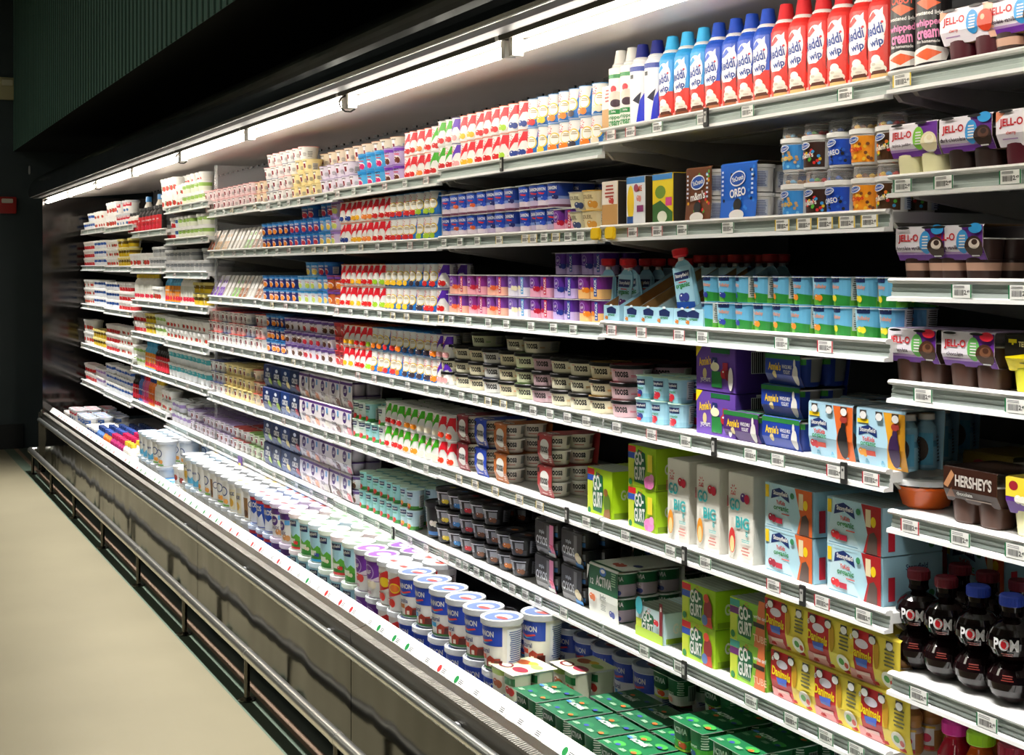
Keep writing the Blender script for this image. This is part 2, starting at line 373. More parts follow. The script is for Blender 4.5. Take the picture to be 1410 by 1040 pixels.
def noosa(look, c, lid='K', frc=None):
    a = [R(-2.6, .5, 4.4, 3.3, c), T('noosa', .2, 2.1, 1.5, 'K', 4.0, bold=.05), T('yoghurt', -2.2, 3.0, .4, 'c83030', bold=.02), L(3.6, 1.7, 1.6, .6, 2, frc or 'd8a040'), NP(7.5, 2, 3.2, 2.6, 'd8d8cc', '999988', 6)]
    g = G(); g.lathe([(4.7, 0), (5.0, .3), (5.4, 3.5)], c, 24); g.art(a, fcone(5.0, .3, 5.4, 3.5), .9)
    k = G(); k.lathe([(5.4, 3.5), (5.75, 3.5), (5.75, 4.3), (5.6, 4.45), (5.1, 4.45), (5.0, 4.3)], 'K' if lid == 'K' else ['K', 'K', 'K', lid, lid], 24)
    return Proto('round_yoghurt_tub', 'yoghurt tub', look, 11.3, 4.5, 11.3, g, [('lid', k)], rot=1)
NS = [noosa('cream yoghurt tub with black lid', 'e6e2c8'), noosa('cream yoghurt tub with orange note', 'ece4c4', frc='f08a20'), noosa('pink tinted yoghurt tub with dark red lid', 'd8b4bc', '6c1f28', 'c83050'),
      noosa('cream yoghurt tub with green lid', 'dfe6c0', '3c5c24', '6cc030'), noosa('plum tinted yoghurt tub with black lid', 'bfa2aa', 'K', 'a03050'), noosa('cream yoghurt tub with navy lid', 'dcdcd8', '1c2344', '3450c0'),
      noosa('cream yoghurt tub with amber lid', 'e8e0c0', '7c5c1c', 'f0a020')]
CB = cup('small_dairy_cup', '', 2.9, 3.3, 7.5, [], 'foil', 'W')
def sleeve(name, look, w, h, d, front, top, cups, cardc='W', back='b79a6c', cat='yogurt multipack', y0=0, zf=0, hole=None, foot=True, pull=1.2):
    """card sleeve open at both ends round rows of cups; cups = list of (G, (x,y,z))"""
    s = G(); t = .06
    fb = -d/2+pull          # the card leans out from foot to top
    def card(p, q, c):
        s.add([(-w/2, p[0], p[1]), (w/2, p[0], p[1]), (w/2, q[0], q[1]), (-w/2, q[0], q[1])], [(0, 1, 2, 3)], c)
        s.add([(-w/2, p[0]+t, p[1]), (w/2, p[0]+t, p[1]), (w/2, q[0]+t, q[1]-t), (-w/2, q[0]+t, q[1]-t)], [(3, 2, 1, 0)], back)
    pts = [(fb, zf), (-d/2-.15, zf+(h-zf)*.35), (-d/2-.1, h-.35), (-d/2+.25, h), (d/2-.25, h), (d/2, h-.4), (d/2-pull, zf)]
    for i in range(6): card(pts[i], pts[i+1], cardc)
    if foot: card(pts[6], pts[0], cardc)
    def fn(u, v, o):
        vv = zf+v
        if vv < pts[1][1]:
            k = (vv-pts[0][1])/(pts[1][1]-pts[0][1]); y = pts[0][0]+(pts[1][0]-pts[0][0])*k
        else:
            k = (vv-pts[1][1])/(pts[2][1]-pts[1][1]); y = pts[1][0]+(pts[2][0]-pts[1][0])*k
        return (u, y-o, vv)
    s.art(cut_v(front, pts[1][1]-zf), fn, None)
    if top: s.art(top, ftop(h), None)
    return Proto(name, cat, look, w+.2, h+.1, d, s, cups)
def cut_v(items, v0): return [('C', v0)]+flat(items)
_art = G.art
def _art2(self, items, fn, du=None, lay=.02, base=.03):
    fl = flat(items); v0 = None
    if fl and fl[0][0] == 'C':
        v0 = fl[0][1]; fl = fl[1:]
        # rotate the split: bisect along v by swapping axes
        sw = [('P', [(b, a) for a, b in it[1]][::-1], it[2]) if it[0] == 'P' else it for it in fl]
        out = []
        for it in fl:
            if it[0] == 'P':
                pts = it[1]; lo, hi = [], []
                n = len(pts)
                for i in range(n):
                    a, b = pts[i], pts[(i+1) % n]
                    (lo if a[1] <= v0 else hi).append(a)
                    if (a[1] <= v0) != (b[1] <= v0):
                        t = (v0-a[1])/(b[1]-a[1]); q = (a[0]+(b[0]-a[0])*t, v0); lo.append(q); hi.append(q)
                for k, q in enumerate((lo, hi)):
                    if len(q) >= 3: out.append(('P', q, it[2]))
            else: out.append(it)
        fl = out
    return _art(self, fl, fn, du, lay if len(fl) < 40 else lay*.5, base)
G.art = _art2
def smallcup(rb, rt, h, body, lidc, art=(), seg=16, sq=.3, rimw=.3):
    c = G(); c.lathe([(rb*.9, 0), (rb, .4), (rt, h-.3), (rt+rimw, h-.3), (rt+rimw, h)], [body, body, lidc, lidc], seg, sq=sq)
    if art: c.art(art, fcone(rb, .4, rt, h-.3, sq=sq), .5)
    return c
def grid4(c, w, d, zs=(0,), nx=2, ny=2, n='cup'):
    m = c.mesh(n)
    return [(n, m, ((i-(nx-1)/2)*w, (j-(ny-1)/2)*d, z)) for i in range(nx) for j in range(ny) for z in zs]
# pudding packs
def jello(look, words, fam, cupc, pic, layers=None, first='JELL-O', c1='eee9f2'):
    w, h, d = 12.6, 10, 12.6
    hf = 6.1
    purple = fam == 'p'
    fr = [R(-w/2, 0, w/2, hf-.1, c1)]
    if purple:
        fr += [R(-w/2, 0, w/2, 1.0, '6a2a9a'), P([(-w/2, 1.0), (w/2, 1.0), (w/2, 2.2), (0, 1.4), (-w/2, 1.5)], 'b694d0'), P([(1.2, hf-.1), (w/2, hf-.1), (w/2, 1), (3.0, 1.5)], '6a2a9a')]
    else: fr += [P([(-w/2, hf-.1), (-w/2, 4.2), (-3.8, hf-.1)], 'f49a78'), P([(w/2, 0), (w/2, hf-.1), (4, hf-.1), (4.8, 0)], 'f6c4ac')]
    fr += [T(first, -2.9, 3.9, 1.7, 'c8202c', 5.2, bold=.07), T(words, -2.9, 2.2, .75, '3c2440' if purple else 'c8302c', bold=.02), L(-3.4, 1.25, 3.6, .4, 1, 'b08cc0'), pic,
           E(-3.8, hf-.2, 1.6, .25, 'K'), E(2.6, hf-.2, 1.6, .25, 'K')]
    top = [R(-w/2, -d/2+.3, w/2, d/2-.3, 'cbb8dc' if purple else 'f2e4dc'), L(0, 1.5, 8, 3, 5, 'aa99bb'), E(-3.8, -d/2+.6, 1.7, .5, 'K'), E(2.6, -d/2+.6, 1.7, .5, 'K')]
    m = G(); rb, rt, ch = 2.35, 2.95, 7.6
    if layers:
        prof = [(rb*.9, 0), (rb, .4), (rb+.12, 1.9), (rb+.2, 3.3), (rt, ch-.2), (rt+.2, ch-.2), (rt+.2, ch)]
        m.lathe(prof, [layers[0], layers[0], layers[1], layers[0], 'W', 'W'], 18, sq=.35)
    else: m.lathe([(rb*.9, 0), (rb, .4), (rt, ch-.2), (rt+.2, ch-.2), (rt+.2, ch)], [cupc, cupc, 'W', 'W'], 18, sq=.35)
    cups = grid4(m, 6.2, 6.1)
    return sleeve('pudding_pack', look, w, h, d, fr, top, [(n, mm, (l[0], l[1], l[2])) for n, mm, l in cups], c1, '9a7a4c', 'pudding pack', zf=3.8, pull=.9)
def swirl(c, c2, x=4.4, y=2.3): return [E(x, y, 2.1, 1.9, c), E(x+.2, y+.5, 1.3, .9, c2), E(x+.3, y+.8, .7, .5, c), L(x, .7, 2.4, .5, 1, 'W')]
def bub(c, x=1.6, y=3.2): return [E(x, y, 1.45, 2.1, c), L(x, y, 1.8, 2.6, 5, 'W')]
JT = jello('tapioca pudding pack with green bubble over cream cups', 'tapioca pudding', 'p', 'dfdcae', [bub('7cc63a'), swirl('eadfb8', 'f6f0d8')])
JD = jello('dark chocolate pudding pack with blue bubble', 'dark chocolate', 'p', '2a1c18', [bub('3a9ce0'), swirl('2c1812', '5c3a2a'), E(4.9, 5.5, 1.6, .9, '2f9fe4')])
JC = jello('orange and white cherry gelatin pack', 'cherry', 'o', '4a0f1c', [bub('3a9ce0'), E(4.7, 3.0, 1.8, 1.9, 'd84020'), E(4.2, 3.6, .5, .5, 'ffb090')])
JS = jello('chocolate vanilla swirl pudding pack', 'chocolate vanilla', 'p', '3a2420', [bub('3a9ce0'), swirl('3a221a', 'e8dcd0'), E(4.9, 5.5, 1.6, .9, '2f9fe4')], layers=('3a2622', 'c9a08a'))
JM = jello('chocolate pudding pack with green bubble and red dot', 'chocolate', 'p', '4a3128', [bub('6cc060'), swirl('4a2a1c', '7a5038'), E(4.9, 5.5, 1.6, .8, 'e0243c')])
def tempt():
    w, h, d = 12.6, 10, 12.6
    fr = [R(-w/2, 0, w/2, 6.1, 'f0dc10'), P([(-w/2, 2.4), (w/2, 4.2), (w/2, 6.1), (-w/2, 6.1)], '141008'), T('T', -4.6, 3.6, 3.6, 'f0dc10', 1.8), T('TEMPTATIONS', 0, 4.6, .9, 'f6e8a0', 6.6), T('JELL-O', 1.6, 3.4, .8, 'R', bold=.06), L(0, 1.2, 7, .8, 2, '6a5c10')]
    return sleeve('pudding_pack', 'black and yellow lemon dessert pack', w, h, d, fr, [R(-w/2, -d/2+.3, w/2, d/2-.3, '1c180c')], grid4(smallcup(2.35, 2.95, 7.6, 'dcd838', 'W'), 6.2, 6.1), '141008', '9a7a4c', 'dessert pack', zf=3.8, pull=.9)
JY = tempt()
def hersh():
    w, h, d = 12.6, 10, 12.6
    fr = [R(-w/2, 0, w/2, 6.1, '35190f'), P([(-w/2, 2.8), (-4.4, 5.6), (-3.6, 4.8), (-5.2, 2.4)], 'b8845c'), P([(-w/2, .6), (-4.2, 2.6), (-4.0, .8)], '7c4c30'), T("HERSHEY'S", .9, 3.9, 2.1, 'c9c3bb', 8.6, bold=.04), T('chocolate', -1.4, 1.6, .7, 'W'), L(1.6, .8, 7, .4, 1, 'a08c80')]
    return sleeve('pudding_pack', 'dark brown chocolate pudding pack', w, h, d, fr, [R(-w/2, -d/2+.3, w/2, d/2-.3, '2c160e'), L(0, 0, 9, 6, 6, '6a5448')], grid4(smallcup(2.35, 2.95, 7.6, '4a3026', 'W'), 6.2, 6.1), '35190f', '9a7a4c', 'pudding pack', zf=3.8, pull=.9)
JH = hersh()
def kozy():
    w, h, d = 12.6, 10, 12.6
    fr = [R(-w/2, 0, w/2, 2.9, '5c2a94'), R(-w/2, 2.9, w/2, 6.1, 'f2d83c'), E(-4.6, 4.8, 1.0, .8, 'a02030'), R(-1.2, 3.2, 6, 5.4, 'd02030'), T('KOZY', 2.4, 4.3, 1.4, 'W', 4, bold=.06), FR(-3, 2.6, 1.0, 'f4f0e0'), T('SHACK', 2, 1.6, 1.0, 'W')]
    return sleeve('pudding_pack', 'purple and yellow rice pudding pack', w, h, d, fr, [R(-w/2, -d/2+.3, w/2, d/2-.3, 'e0cc48')], grid4(smallcup(2.35, 2.95, 7.6, 'ece6b8', 'W'), 6.2, 6.1), 'f2d83c', '9a7a4c', 'pudding pack', zf=3.8, pull=.9)
JK = kozy()
# card wraps round two storeys of short cups
def wrap(name, look, w, h, d, card, front, cup, nx=2, ny=2, top=None, dz=None, cat='yogurt multipack', pull=.9):
    zs = (0, dz) if dz else (0,)
    return sleeve(name, look, w, h, d, front, top, grid4(cup, w/nx*.98, d/ny*.96, zs, nx, ny), card, 'a8885c', cat, zf=0, foot=False, pull=pull)
def oik(look, c, c2, fruit, word='OIKOS'):
    w, h = 13.6, 10.4
    fr = [R(-w/2, 0, w/2, h-.5, c), P([(-w/2, 0), (w/2, 0), (w/2, 1.6), (0, 2.4), (-w/2, 3.0)], c2), T(word, 0, 5.6, 2.3, 'W', 8, bold=.05), E(0, 8.0, 2, .8, 'dfe6f4'), FR(4.0, 3.2, 1.9, fruit), L(-1.6, 3.5, 5, .8, 2, 'd8d8e4')]
    return wrap('greek_yogurt_wrap_pack', look, w, h, 12.5, c, fr, smallcup(2.7, 3.1, 4.9, c, '20305c', seg=14), dz=5.0)
OB = [oik('navy greek yogurt wrap pack with lime', '1d2f66', '33508c', 'a8cc50'), oik('navy greek yogurt wrap pack with banana', '1b3a78', '4060a0', 'f0e0a0'), oik('navy greek yogurt wrap pack with cherries', '20305c', '45609c', 'b02040')]
def lfg(look, fruit):
    w, h = 13.6, 10.4
    fr = [R(-w/2, 0, w/2, h-.5, 'ece6ea'), R(-w/2, h-1.5, w/2, h-.5, '5c3480'), E(-1, 6.6, 2.4, 2.2, '4a2a78'), T('L&F', -1, 6.6, 1.5, 'W'), T('GREEK', -.2, 3.2, 1.5, '5a4a6a', 5.5), FR(3.6, 1.8, 1.9, fruit), R(3.4, 6.4, 5.4, 8.6, '6aa8d8')]
    return wrap('light_greek_wrap_pack', look, w, h, 12.5, 'ece6ea', fr, smallcup(2.7, 3.1, 4.9, 'c4b4c4', '5c3480', seg=14), dz=5.0)
OP = [lfg('white and purple wrap pack with peach', 'f0a080'), lfg('white and purple wrap pack with coconut', 'e8e4dc'), lfg('white and purple wrap pack with chocolate', '6a3020'), lfg('white and purple wrap pack with strawberry', 'e87080')]
def oik0(look, pink):
    w, h = 11.5, 9.6
    fr = [R(-w/2, 0, w/2, h-.5, '2b2b2e'), R(-w/2, 4.4, 0, 8.8, '16161a'), R(1.4, 1.5, 3.2, 8.6, '77777a'), T('OIKOS', -1.6, 3.9, 2.4, 'dfe4ea', 6.6, bold=.06), T('triple', -1.6, 6.3, 1.4, 'c4ccd8'), R(-w/2, .1, 1.6, 1.8, '8c8c90'),
          R(3.3, 0, w/2, h-.5, 'f08cb8') if pink else E(3.6, 2.6, 1.6, 1.6, 'efe0b8'), FR(4.4, 3.0, 1.0, 'e83c74' if pink else 'efe0b8'), R(1.8, .1, w/2, 1.2, 'f0f0f0' if pink else '4c94dc')]
    k = smallcup(2.7, 3.1, 4.9, '1a1a1c', '101012', [R(-2.6, .8, 2.6, 2.0, '3a7cc0'), R(-2.6, 2.2, 2.6, 4.0, '8c9096')], seg=16)
    return wrap('protein_yogurt_wrap_pack', look, w, h, 12.5, '2b2b2e', fr, k, dz=5.0)
OK = [oik0('black and pink protein yogurt wrap pack', True), oik0('black protein yogurt wrap pack with banana', False)]
def nsw(look, c):
    w, h = 8.6, 8.7
    fr = [R(-w/2, 0, w/2, h-.4, c), E(0, 5.6, 2.6, 1.7, 'W'), E(0, 3.3, 2.6, 1.7, 'W'), R(-2.2, 2.9, 2.2, 6, 'W'), T('noosa', 0, 4.4, 1.8, 'K', 4.2, bold=.07), R(-3.9, 6.6, -2.9, 7.9, 'K'), L(3, 1.6, 1.6, 1.6, 3, 'e8d8d0'), L(-.5, .9, 4, .5, 1, 'e8d8d0')]
    k = smallcup(3.3, 3.8, 4.2, 'e6dfd2', 'f2efe8', [T('noosa', 3.4, 2.6, 1.4, 'K', 3.6, bold=.05), L(3.4, 1.2, 3, .5, 1, 'c07060'), R(6.6, 1.4, 8.4, 3.8, '8c8c84')], seg=20, sq=0)
    return wrap('yoghurt_card_pack', look, w, h, 15.4, c, fr, k, 1, 2, dz=4.3, cat='yoghurt multipack', top=[R(-w/2, -7.2, w/2, 7.2, c), E(0, -5, 2.6, 1.6, 'W'), T('noosa', 0, -5, 1.2, 'K')])
NW = [nsw('maroon yoghurt card pack', '8a2430'), nsw('cobalt blue yoghurt card pack', '2446b8'), nsw('caramel orange yoghurt card pack', 'b8672c'), nsw('brick red yoghurt card pack', 'a83a3c')]

# cartons
def carton(name, look, w, h, d, c, front=(), side=(), top=(), cat='carton', sidec=None, topc=None, bev=.12):
    g = G(); g.box(-w/2, -d/2, 0, w/2, d/2, h, c, bev)
    if front: g.art(front, ffront(-d/2), None)
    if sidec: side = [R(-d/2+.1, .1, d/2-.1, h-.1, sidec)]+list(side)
    if topc: top = [R(-w/2+.1, -d/2+.1, w/2-.1, d/2-.1, topc)]+list(top)
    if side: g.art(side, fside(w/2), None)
    if top: g.art(top, ftop(h), None)
    f = G(); f.add([(-w/2+.05, 0, h+.04), (w/2-.05, 0, h+.04), (w/2-.05, d/2-.05, h+.1), (-w/2+.05, d/2-.05, h+.1)], [(0, 1, 2, 3)], topc or c)
    return Proto(name, cat, look, w+.1, h+.1, d, g, [('top_flap', f)])
def gg(look, bg, dot, pict, w=12.6, h=12.0, side='cfd820', bar=('R', '2a50b0')):
    fr = [R(-w/2, 0, w/2, h, bg), R(-w/2, 0, -w/2+2.6, h, 'c8d840'), R(-w/2, h-1.8, -w/2+3.6, h-.3, bar[0]), R(-w/2, h-3.4, -w/2+3.4, h-1.9, bar[1]),
          P([(-3.4, 1.2), (-3.6, h*.55), (-1.6, h-.8), (1.6, h-1.6), (2.0, 5.4), (1.0, .9)], '10603c'), T('GO-', -1.2, h*.70, h*.33, 'W', 4.2, 8, .09), T('GURT', -.9, h*.34, h*.33, 'W', 5.0, 4, .09), star(-.3, h*.9, .6), E(-w/2+1.4, 1.0, .8, .8, '1d7a3c'), pict]
    return carton('yogurt_tube_carton', look, w, h, 15, bg, fr, [R(-7.3, .1, 7.3, h-.1, bg), T('GO-GURT', 0, h*.5, 2.6, 'W', 10, 0, .08), R(-7, .3, 7, 1.6, '7c9c20')],
                  [R(-w/2+.1, -7.4, w/2-.1, 7.4, '9aa89a')]+[R(-w/2+.1, -7.2+i*1.5, w/2-.1, -6.9+i*1.5, 'c4ccc0') for i in range(10)], cat='yogurt tube box')
pb = lambda c1, c2, x=4.2, y=4: [E(x, y, 1.7, 2.6, c1), E(x-.6, y+2.6, 1.1, 1.0, c2), P([(x-1.8, .2), (x+1.9, .2), (x+1.4, 2.6), (x-1.2, 2.2)], c2)]
GT = gg('lime tube box with green and brown picture', 'a8cf18', 0, [pb('5c7c28', '8a5c2c')], 12.8, 12.2)
GS = gg('lime tube box with pink blossoms', 'a4cc20', 0, [E(3.8, 1.8, 2.3, 1.6, 'f088c4'), E(5.0, 3.0, 1.1, 1.0, 'f0a0d0'), E(2.6, 1.0, .8, .7, 'e070b4'), R(3.2, 4.4, 5.4, 8.6, 'f0dc3c')], 12.8, 10.2)
GA = gg('lime tube box with crimson picture', 'a0c824', 0, [pb('8c2028', 'c84030'), E(3.0, 1.6, 1.2, 1.2, '4c6ca8')], 13.6, 8.7)
GO_ = gg('lime tube box with orange panel', '8cc23a', 0, [P([(2.6, 0), (6.5, 0), (6.5, 10.2), (4.4, 10.2)], 'd8703c'), T('write on!', 4.7, 6.6, .9, 'W'), R(2.4, 4.4, 6.4, 5.4, '2c2420'), T('TUBE', 4.8, 2.0, 1.5, 'f0c0a0')], 13.2, 8.9, bar=('3c9c8c', '6c2c70'))
GL = gg('pale blue tube box with strawberry', 'cfe8ee', 0, [R(-6.3, 0, 6.3, 2.4, 'a8c838'), R(4.8, 2.2, 6.2, 10, '7c1f2c'), T('8', 5.5, 8.6, 1.1, 'W'), FR(3.4, 5.0, .9, 'd82838'), E(-4.4, 7.6, 1.6, 2.2, '3ca8b8')], 12.8, 7.7, bar=('cfe8ee', 'cfe8ee'))
def gobig(look, fr1, fr2, item):
    w, h, d = 9.2, 19.2, 14
    fr = [R(-w/2+.1, .1, w/2-.1, h-.1, 'e9e7de'), star(-2.6, h-3.6, .8), T('yoplait', -2.6, h-4.7, .7, 'R'), T('GO', -1.9, h-6.9, 2.6, '38b0b4', 3.8, 0, .03), T('BIG', .9, h-10.6, 2.6, '38b0b4', 4.9, 0, .03), T('8', 2.5, h-12.8, 1.2, '38b0b4'),
          FR(1.9, h-5.0, 1.3, fr1, fr2), L(2.2, h-14.4, 3.2, .8, 2, '7cc8c8'), L(2.2, h-16.6, 3.2, 2.0, 3, 'd08a80'), P([(-4, 2), (-2.8, 9.4), (-2.0, 9.4), (-1.4, 2.2), (-2.6, .8)], 'd6d4ca'), E(-2.6, 4.4, 1.2, 2.8, item), E(-2.6, 3.6, .8, 1.8, 'f2dc9c'), R(-4.4, h-7.6, -4.0, h-5.2, '8c2030')]
    return carton('yogurt_pouch_carton', look, w, h, d, 'e9e7de', fr, [R(-d/2+.1, .1, d/2-.1, h-.1, 'dcdacf'), T('GOBIG', 0, h-2, 1.5, '7c9c9c', 6)], cat='yogurt box')
GB = [gobig('tall white pouch box with cherry and mango', 'c81c34', 'd82848', 'f09a28'), gobig('tall white pouch box with mixed berries', '5c2c88', 'c8244c', 'd83838')]
def ston(look, pc, fruitc, w=17.5):
    h, d = 10.2, 15
    fr = [R(-w/2+.1, .1, w/2-.1, h-.1, 'b4dcea'), P([(-w/2, 0), (w/2*.3, 0), (-w/2+2, h)], 'c8e6f0'), P([(-6, 8.6), (-3.3, 9.4), (-.2, 8.4), (.4, 6.4), (-2.9, 7.6), (-6.4, 6.6)], '18306c'), T('Stonyfield', -2.9, 8.0, 1.3, 'W', 5.2, 0, .03), T('YoKids', -2.8, 6.1, 1.0, 'd8443c', 3.2),
          T('organic', -2.6, 4.7, 1.5, '2f8a44', 5.4, 0, .02), L(-1, 3.7, 3.4, .5, 1, 'd85048'), R(-w/2+.4, 6.8, -w/2+1.7, 9.6, 'f0cf20'), FR(-5.8, 2.4, 1.1, fruitc), R(-4.4, 1.4, -2, 2.6, 'b82840'), E(1.6, 8.2, .7, .7, '3c8c5c'),
          P([(3.3, .1), (4.6, 4), (2.6, h-.1), (w/2-.1, h-.1), (w/2-.1, .1)], pc), R(4.0, 5.6, 5.6, 9.2, 'e8d8b0'), E(6.4, 6.8, .8, 1.1, 'f0d020'), P([(4.2, .2), (5.2, 4.2), (6.6, 4.8), (7.6, 3.6), (7.6, .2)], '5a4a44'), L(-3, .6, 10, .4, 1, '5c90a8')]
    sd = [R(-d/2+.1, .1, d/2-.1, h-.1, 'a4d2e4'), T('Stonyfield', 1, 7.6, 1.6, '18306c', 6), T('organic', 1, 5.4, 1.5, '2f8a44', 5), E(5, 1.8, .8, .8, '3c8c5c'), R(-6.8, 1, -5, 6, 'c82838')]
    fr, sd, h = shift(fr, 0, 0, .91), shift(sd, 0, 0, .91), 9.3; w *= .93; fr = shift(fr, 0, 0, 1.02)
    return carton('organic_tube_carton', look, w, h, d, 'a8d4e4', fr, sd, [R(-w/2+.1, -d/2+.1, w/2-.1, d/2-.1, '90a8ae')]+[R(-w/2+.1, -7.2+i*1.5, w/2-.1, -6.9+i*1.5, 'b8c8cc') for i in range(10)], cat='yogurt tube box')
SO = [ston('sky blue organic tube box with orange panel', 'd8642c', 'a02038'), ston('sky blue organic tube box with red panel', 'a82024', 'd83038')]
def annie(name, look, c, w, h, d, big=True):
    if big: fr = [R(-w/2+.1, .1, w/2-.1, h-.1, c), P([(-w/2, h), (-w/2, h-2.6), (-w/2+2.6, h)], 'f0d820'), R(-1.8, h-1.4, 5.6, h-.3, '1d6a3c'), T("Annie's", -4.2, h-3.4, 2.0, 'f0c820', 4.8, 8, .05), E(-4.2, h-6.2, .8, 1.2, 'd8c890'), T('yogurt', -3.9, 2.4, 1.4, 'W', 4), R(-1.4, 1.0, 2.6, 4.6, '2a8040'),
                  R(-1.2, h-4.6, .8, h-2.4, '22306c'), T('4', -.6, h-3.5, 1.1, 'W'), R(3, h-5, 5, h-3.4, 'a83048'), E(0, 5.6, 1.7, 1.0, 'f2ecc8'), FR(4.2, 4.2, 1.5, 'b02434', '7c1828'), E(6.2, 3.2, .9, 2.6, 'e8e4e0')]
    else: fr = [R(-w/2+.1, .1, w/2-.1, h-.1, c), R(-w/2, h-1.1, w/2, h-.1, '2c7c3c'), T("Annie's", -w*.22, h-2.7, 1.7, 'f0c820', w*.36, 0, .05), E(-w*.22, h-4.4, .7, .8, 'd8c890'), T('WHOLE MILK', w*.14, h-2.6, .8, 'W', w*.28), T('YOGURT', w*.14, h-3.7, .8, 'W', w*.2), E(w*.38, h*.36, 1.0, 2.1, 'dcdad4'), E(w*.36, h*.72, .4, 1.0, 'dcdad4')]
    return fr
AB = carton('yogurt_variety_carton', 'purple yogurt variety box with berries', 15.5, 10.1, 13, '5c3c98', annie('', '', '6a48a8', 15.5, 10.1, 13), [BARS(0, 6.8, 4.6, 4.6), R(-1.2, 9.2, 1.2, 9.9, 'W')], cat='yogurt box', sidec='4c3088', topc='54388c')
def ann4(look, c):
    w, h = 12.8, 6.6
    return wrap('whole_milk_yogurt_pack', look, w, h, 12.5, c, annie('', '', c, w, h, 12, False), smallcup(2.6, 3.1, 6.1, '22409c', 'e0e0e0', [R(-3, 4.6, 3, 5.8, '3c9c3c'), R(4, 1, 7, 6, '8a8a86')], seg=16), top=[R(-w/2, -6, w/2, 6, '3c6c54'), E(-3.2, -3, 1.8, 1.2, 'd8d0d4'), E(3.2, -3, 1.8, 1.2, 'd8d0d4'), E(-3.2, 3, 1.8, 1.2, 'b8b8c4'), E(3.2, 3, 1.8, 1.2, 'b8b8c4')])
AN = ann4('royal blue whole milk yogurt pack', '1c3c9c'); AP = ann4('plum whole milk yogurt pack', '48246c')
# six packs of small bottles
def bott(h, r, body, capc, band=None, fn=None):
    g = G(); g.lathe([(r*.85, 0), (r, .5), (r, h*.42), (r*.82, h*.52), (r*.95, h*.66), (r*.9, h*.76), (r*.55, h*.86), (r*.55, h*.9)], [body, body, band or body, body, body, body, body], 14)
    if fn: g.art(fn, fcone(r, 0, r, h), .8)
    g.lathe([(r*.75, h*.89), (r*.75, h*.985), (r*.7, h)], capc, 14); return g
def bpack(name, look, w, h, d, card, fr, btl, nx=3, ny=2, topc=None):
    top = [R(-w/2, -d/2+.3, w/2, d/2-.3, topc or card)]
    s = w/nx
    for i in range(nx):
        for j in range(ny): top.append(E((i-(nx-1)/2)*s, (j-.5)*d/ny*1.0, 1.25, 1.25, 'f0f0ee')); top.append(E((i-(nx-1)/2)*s, (j-.5)*d/ny, .9, .9, 'c0c0c0'))
        fr = fr+[R((i-(nx-1)/2)*s-.95, h-2.1, (i-(nx-1)/2)*s+.95, h-.5, '3a3430'), E((i-(nx-1)/2)*s, h-1.5, .95, .75, 'e6e6e4')]
    return wrap(name, look, w, h, d, card, fr, btl, nx, ny, top=top, cat='drinkable yogurt pack', pull=.7)
def dani(look, pic):
    w, h = 14.6, 10.4
    fr = [R(-w/2, 0, -.2, h-.5, 'c8202c'), R(-.2, 0, w/2, h-.5, 'efd84c'), P([(-w/2, 0), (-.2, 0), (-1.6, 1.6), (-w/2, 2.0)], 'e8a0a0'), T('Danimals', -3.7, 5.4, 1.9, 'f4dc20', 6.2, -4, .08), E(-3.4, 7.4, 1.9, .9, 'e8e0f0'), T('6', -6.5, 8.2, 1.1, 'W'), P([(-5.2, 4.4), (-1.6, 4.7), (-1.9, 3.0), (-4.8, 3.0)], '4c6cd0'), P([(-5.4, 1.8), (-1.2, 2.2), (-1.2, 1.5), (-5.2, 1.2)], 'f0c8c0'),
          E(.9, 6.4, .8, 2.8, 'c89820'), L(4.6, 6.6, 3.2, 3.6, 5, '6c6c4c'), E(4.2, 2.4, 1.9, 1.6, 'f4f2e4'), E(3.8, 2.5, .8, .7, '4c9c3c'), E(5.2, 2.0, .6, .6, 'c83c30')]
    b = bott(9.6, 2.15, 'a8743c', 'f0ece6', 'd8c4b4', [R(-2.4, 1.2, 2.4, 4.4, pic), E(1, 2.6, .9, .8, 'd84060'), R(-2.4, .4, 2.4, 1.0, 'c03030'), R(-2.6, 4.4, 2.6, 4.8, 'e8c040')])
    return bpack('drinkable_yogurt_pack', look, w, h, 9.6, 'efd84c', fr, b)
DA = [dani('red and yellow drinkable yogurt six pack', '4c9cdc')]
DZ = dani('red and yellow six pack showing striped bottles', 'e8e8e8')
def stb(look, pc, fruitc, item):
    w, h = 13.6, 11.2
    fr = [R(-w/2, 0, w/2, h-.5, 'b0d8ec'), P([(1.2, 0), (2.2, 5), (.9, h-.5), (w/2, h-.5), (w/2, 0)], pc), P([(-6, 7.2), (-3.4, 7.9), (-1, 7.1), (-.8, 5.6), (-3.4, 6.4), (-6.1, 5.7)], '18306c'), T('Stonyfield', -3.5, 6.8, 1.1, 'W', 4.4), T('YoKids', -3.3, 5.2, .9, 'd8443c'), T('organic', -3.3, 4.2, 1.2, '2f8a44', 4.4), R(-6.4, 8.2, -3.2, 9.0, 'f0cc20'), FR(-5, 2.6, 1.0, fruitc), R(-4, 2.0, -1.4, 3.0, 'd04838'),
          E(4.0, 3.6, 1.5, 3.2, item), E(4.3, 6.6, .7, 1.2, item), E(4.4, 8.2, 1.1, .7, 'a83a30')]
    b = bott(10.6, 2.1, '84b4cc', 'd8d8d6', '5c9cc0', [R(-3, 1, 3, 7, '5aa8cc'), E(.5, 4, 1.6, 2.3, '4a3c34'), L(4.6, 4, 2, 5, 8, '3c4c5c')])
    return bpack('organic_smoothie_pack', look, w, h, 9.6, 'b0d8ec', fr, b, topc='a8bcc8')
SB = [stb('light blue smoothie six pack with orange side', 'e06a2c', 'c82838', '1c1a1c'), stb('light blue smoothie six pack with amber side', 'e8a428', 'f0a030', '3c2450')]
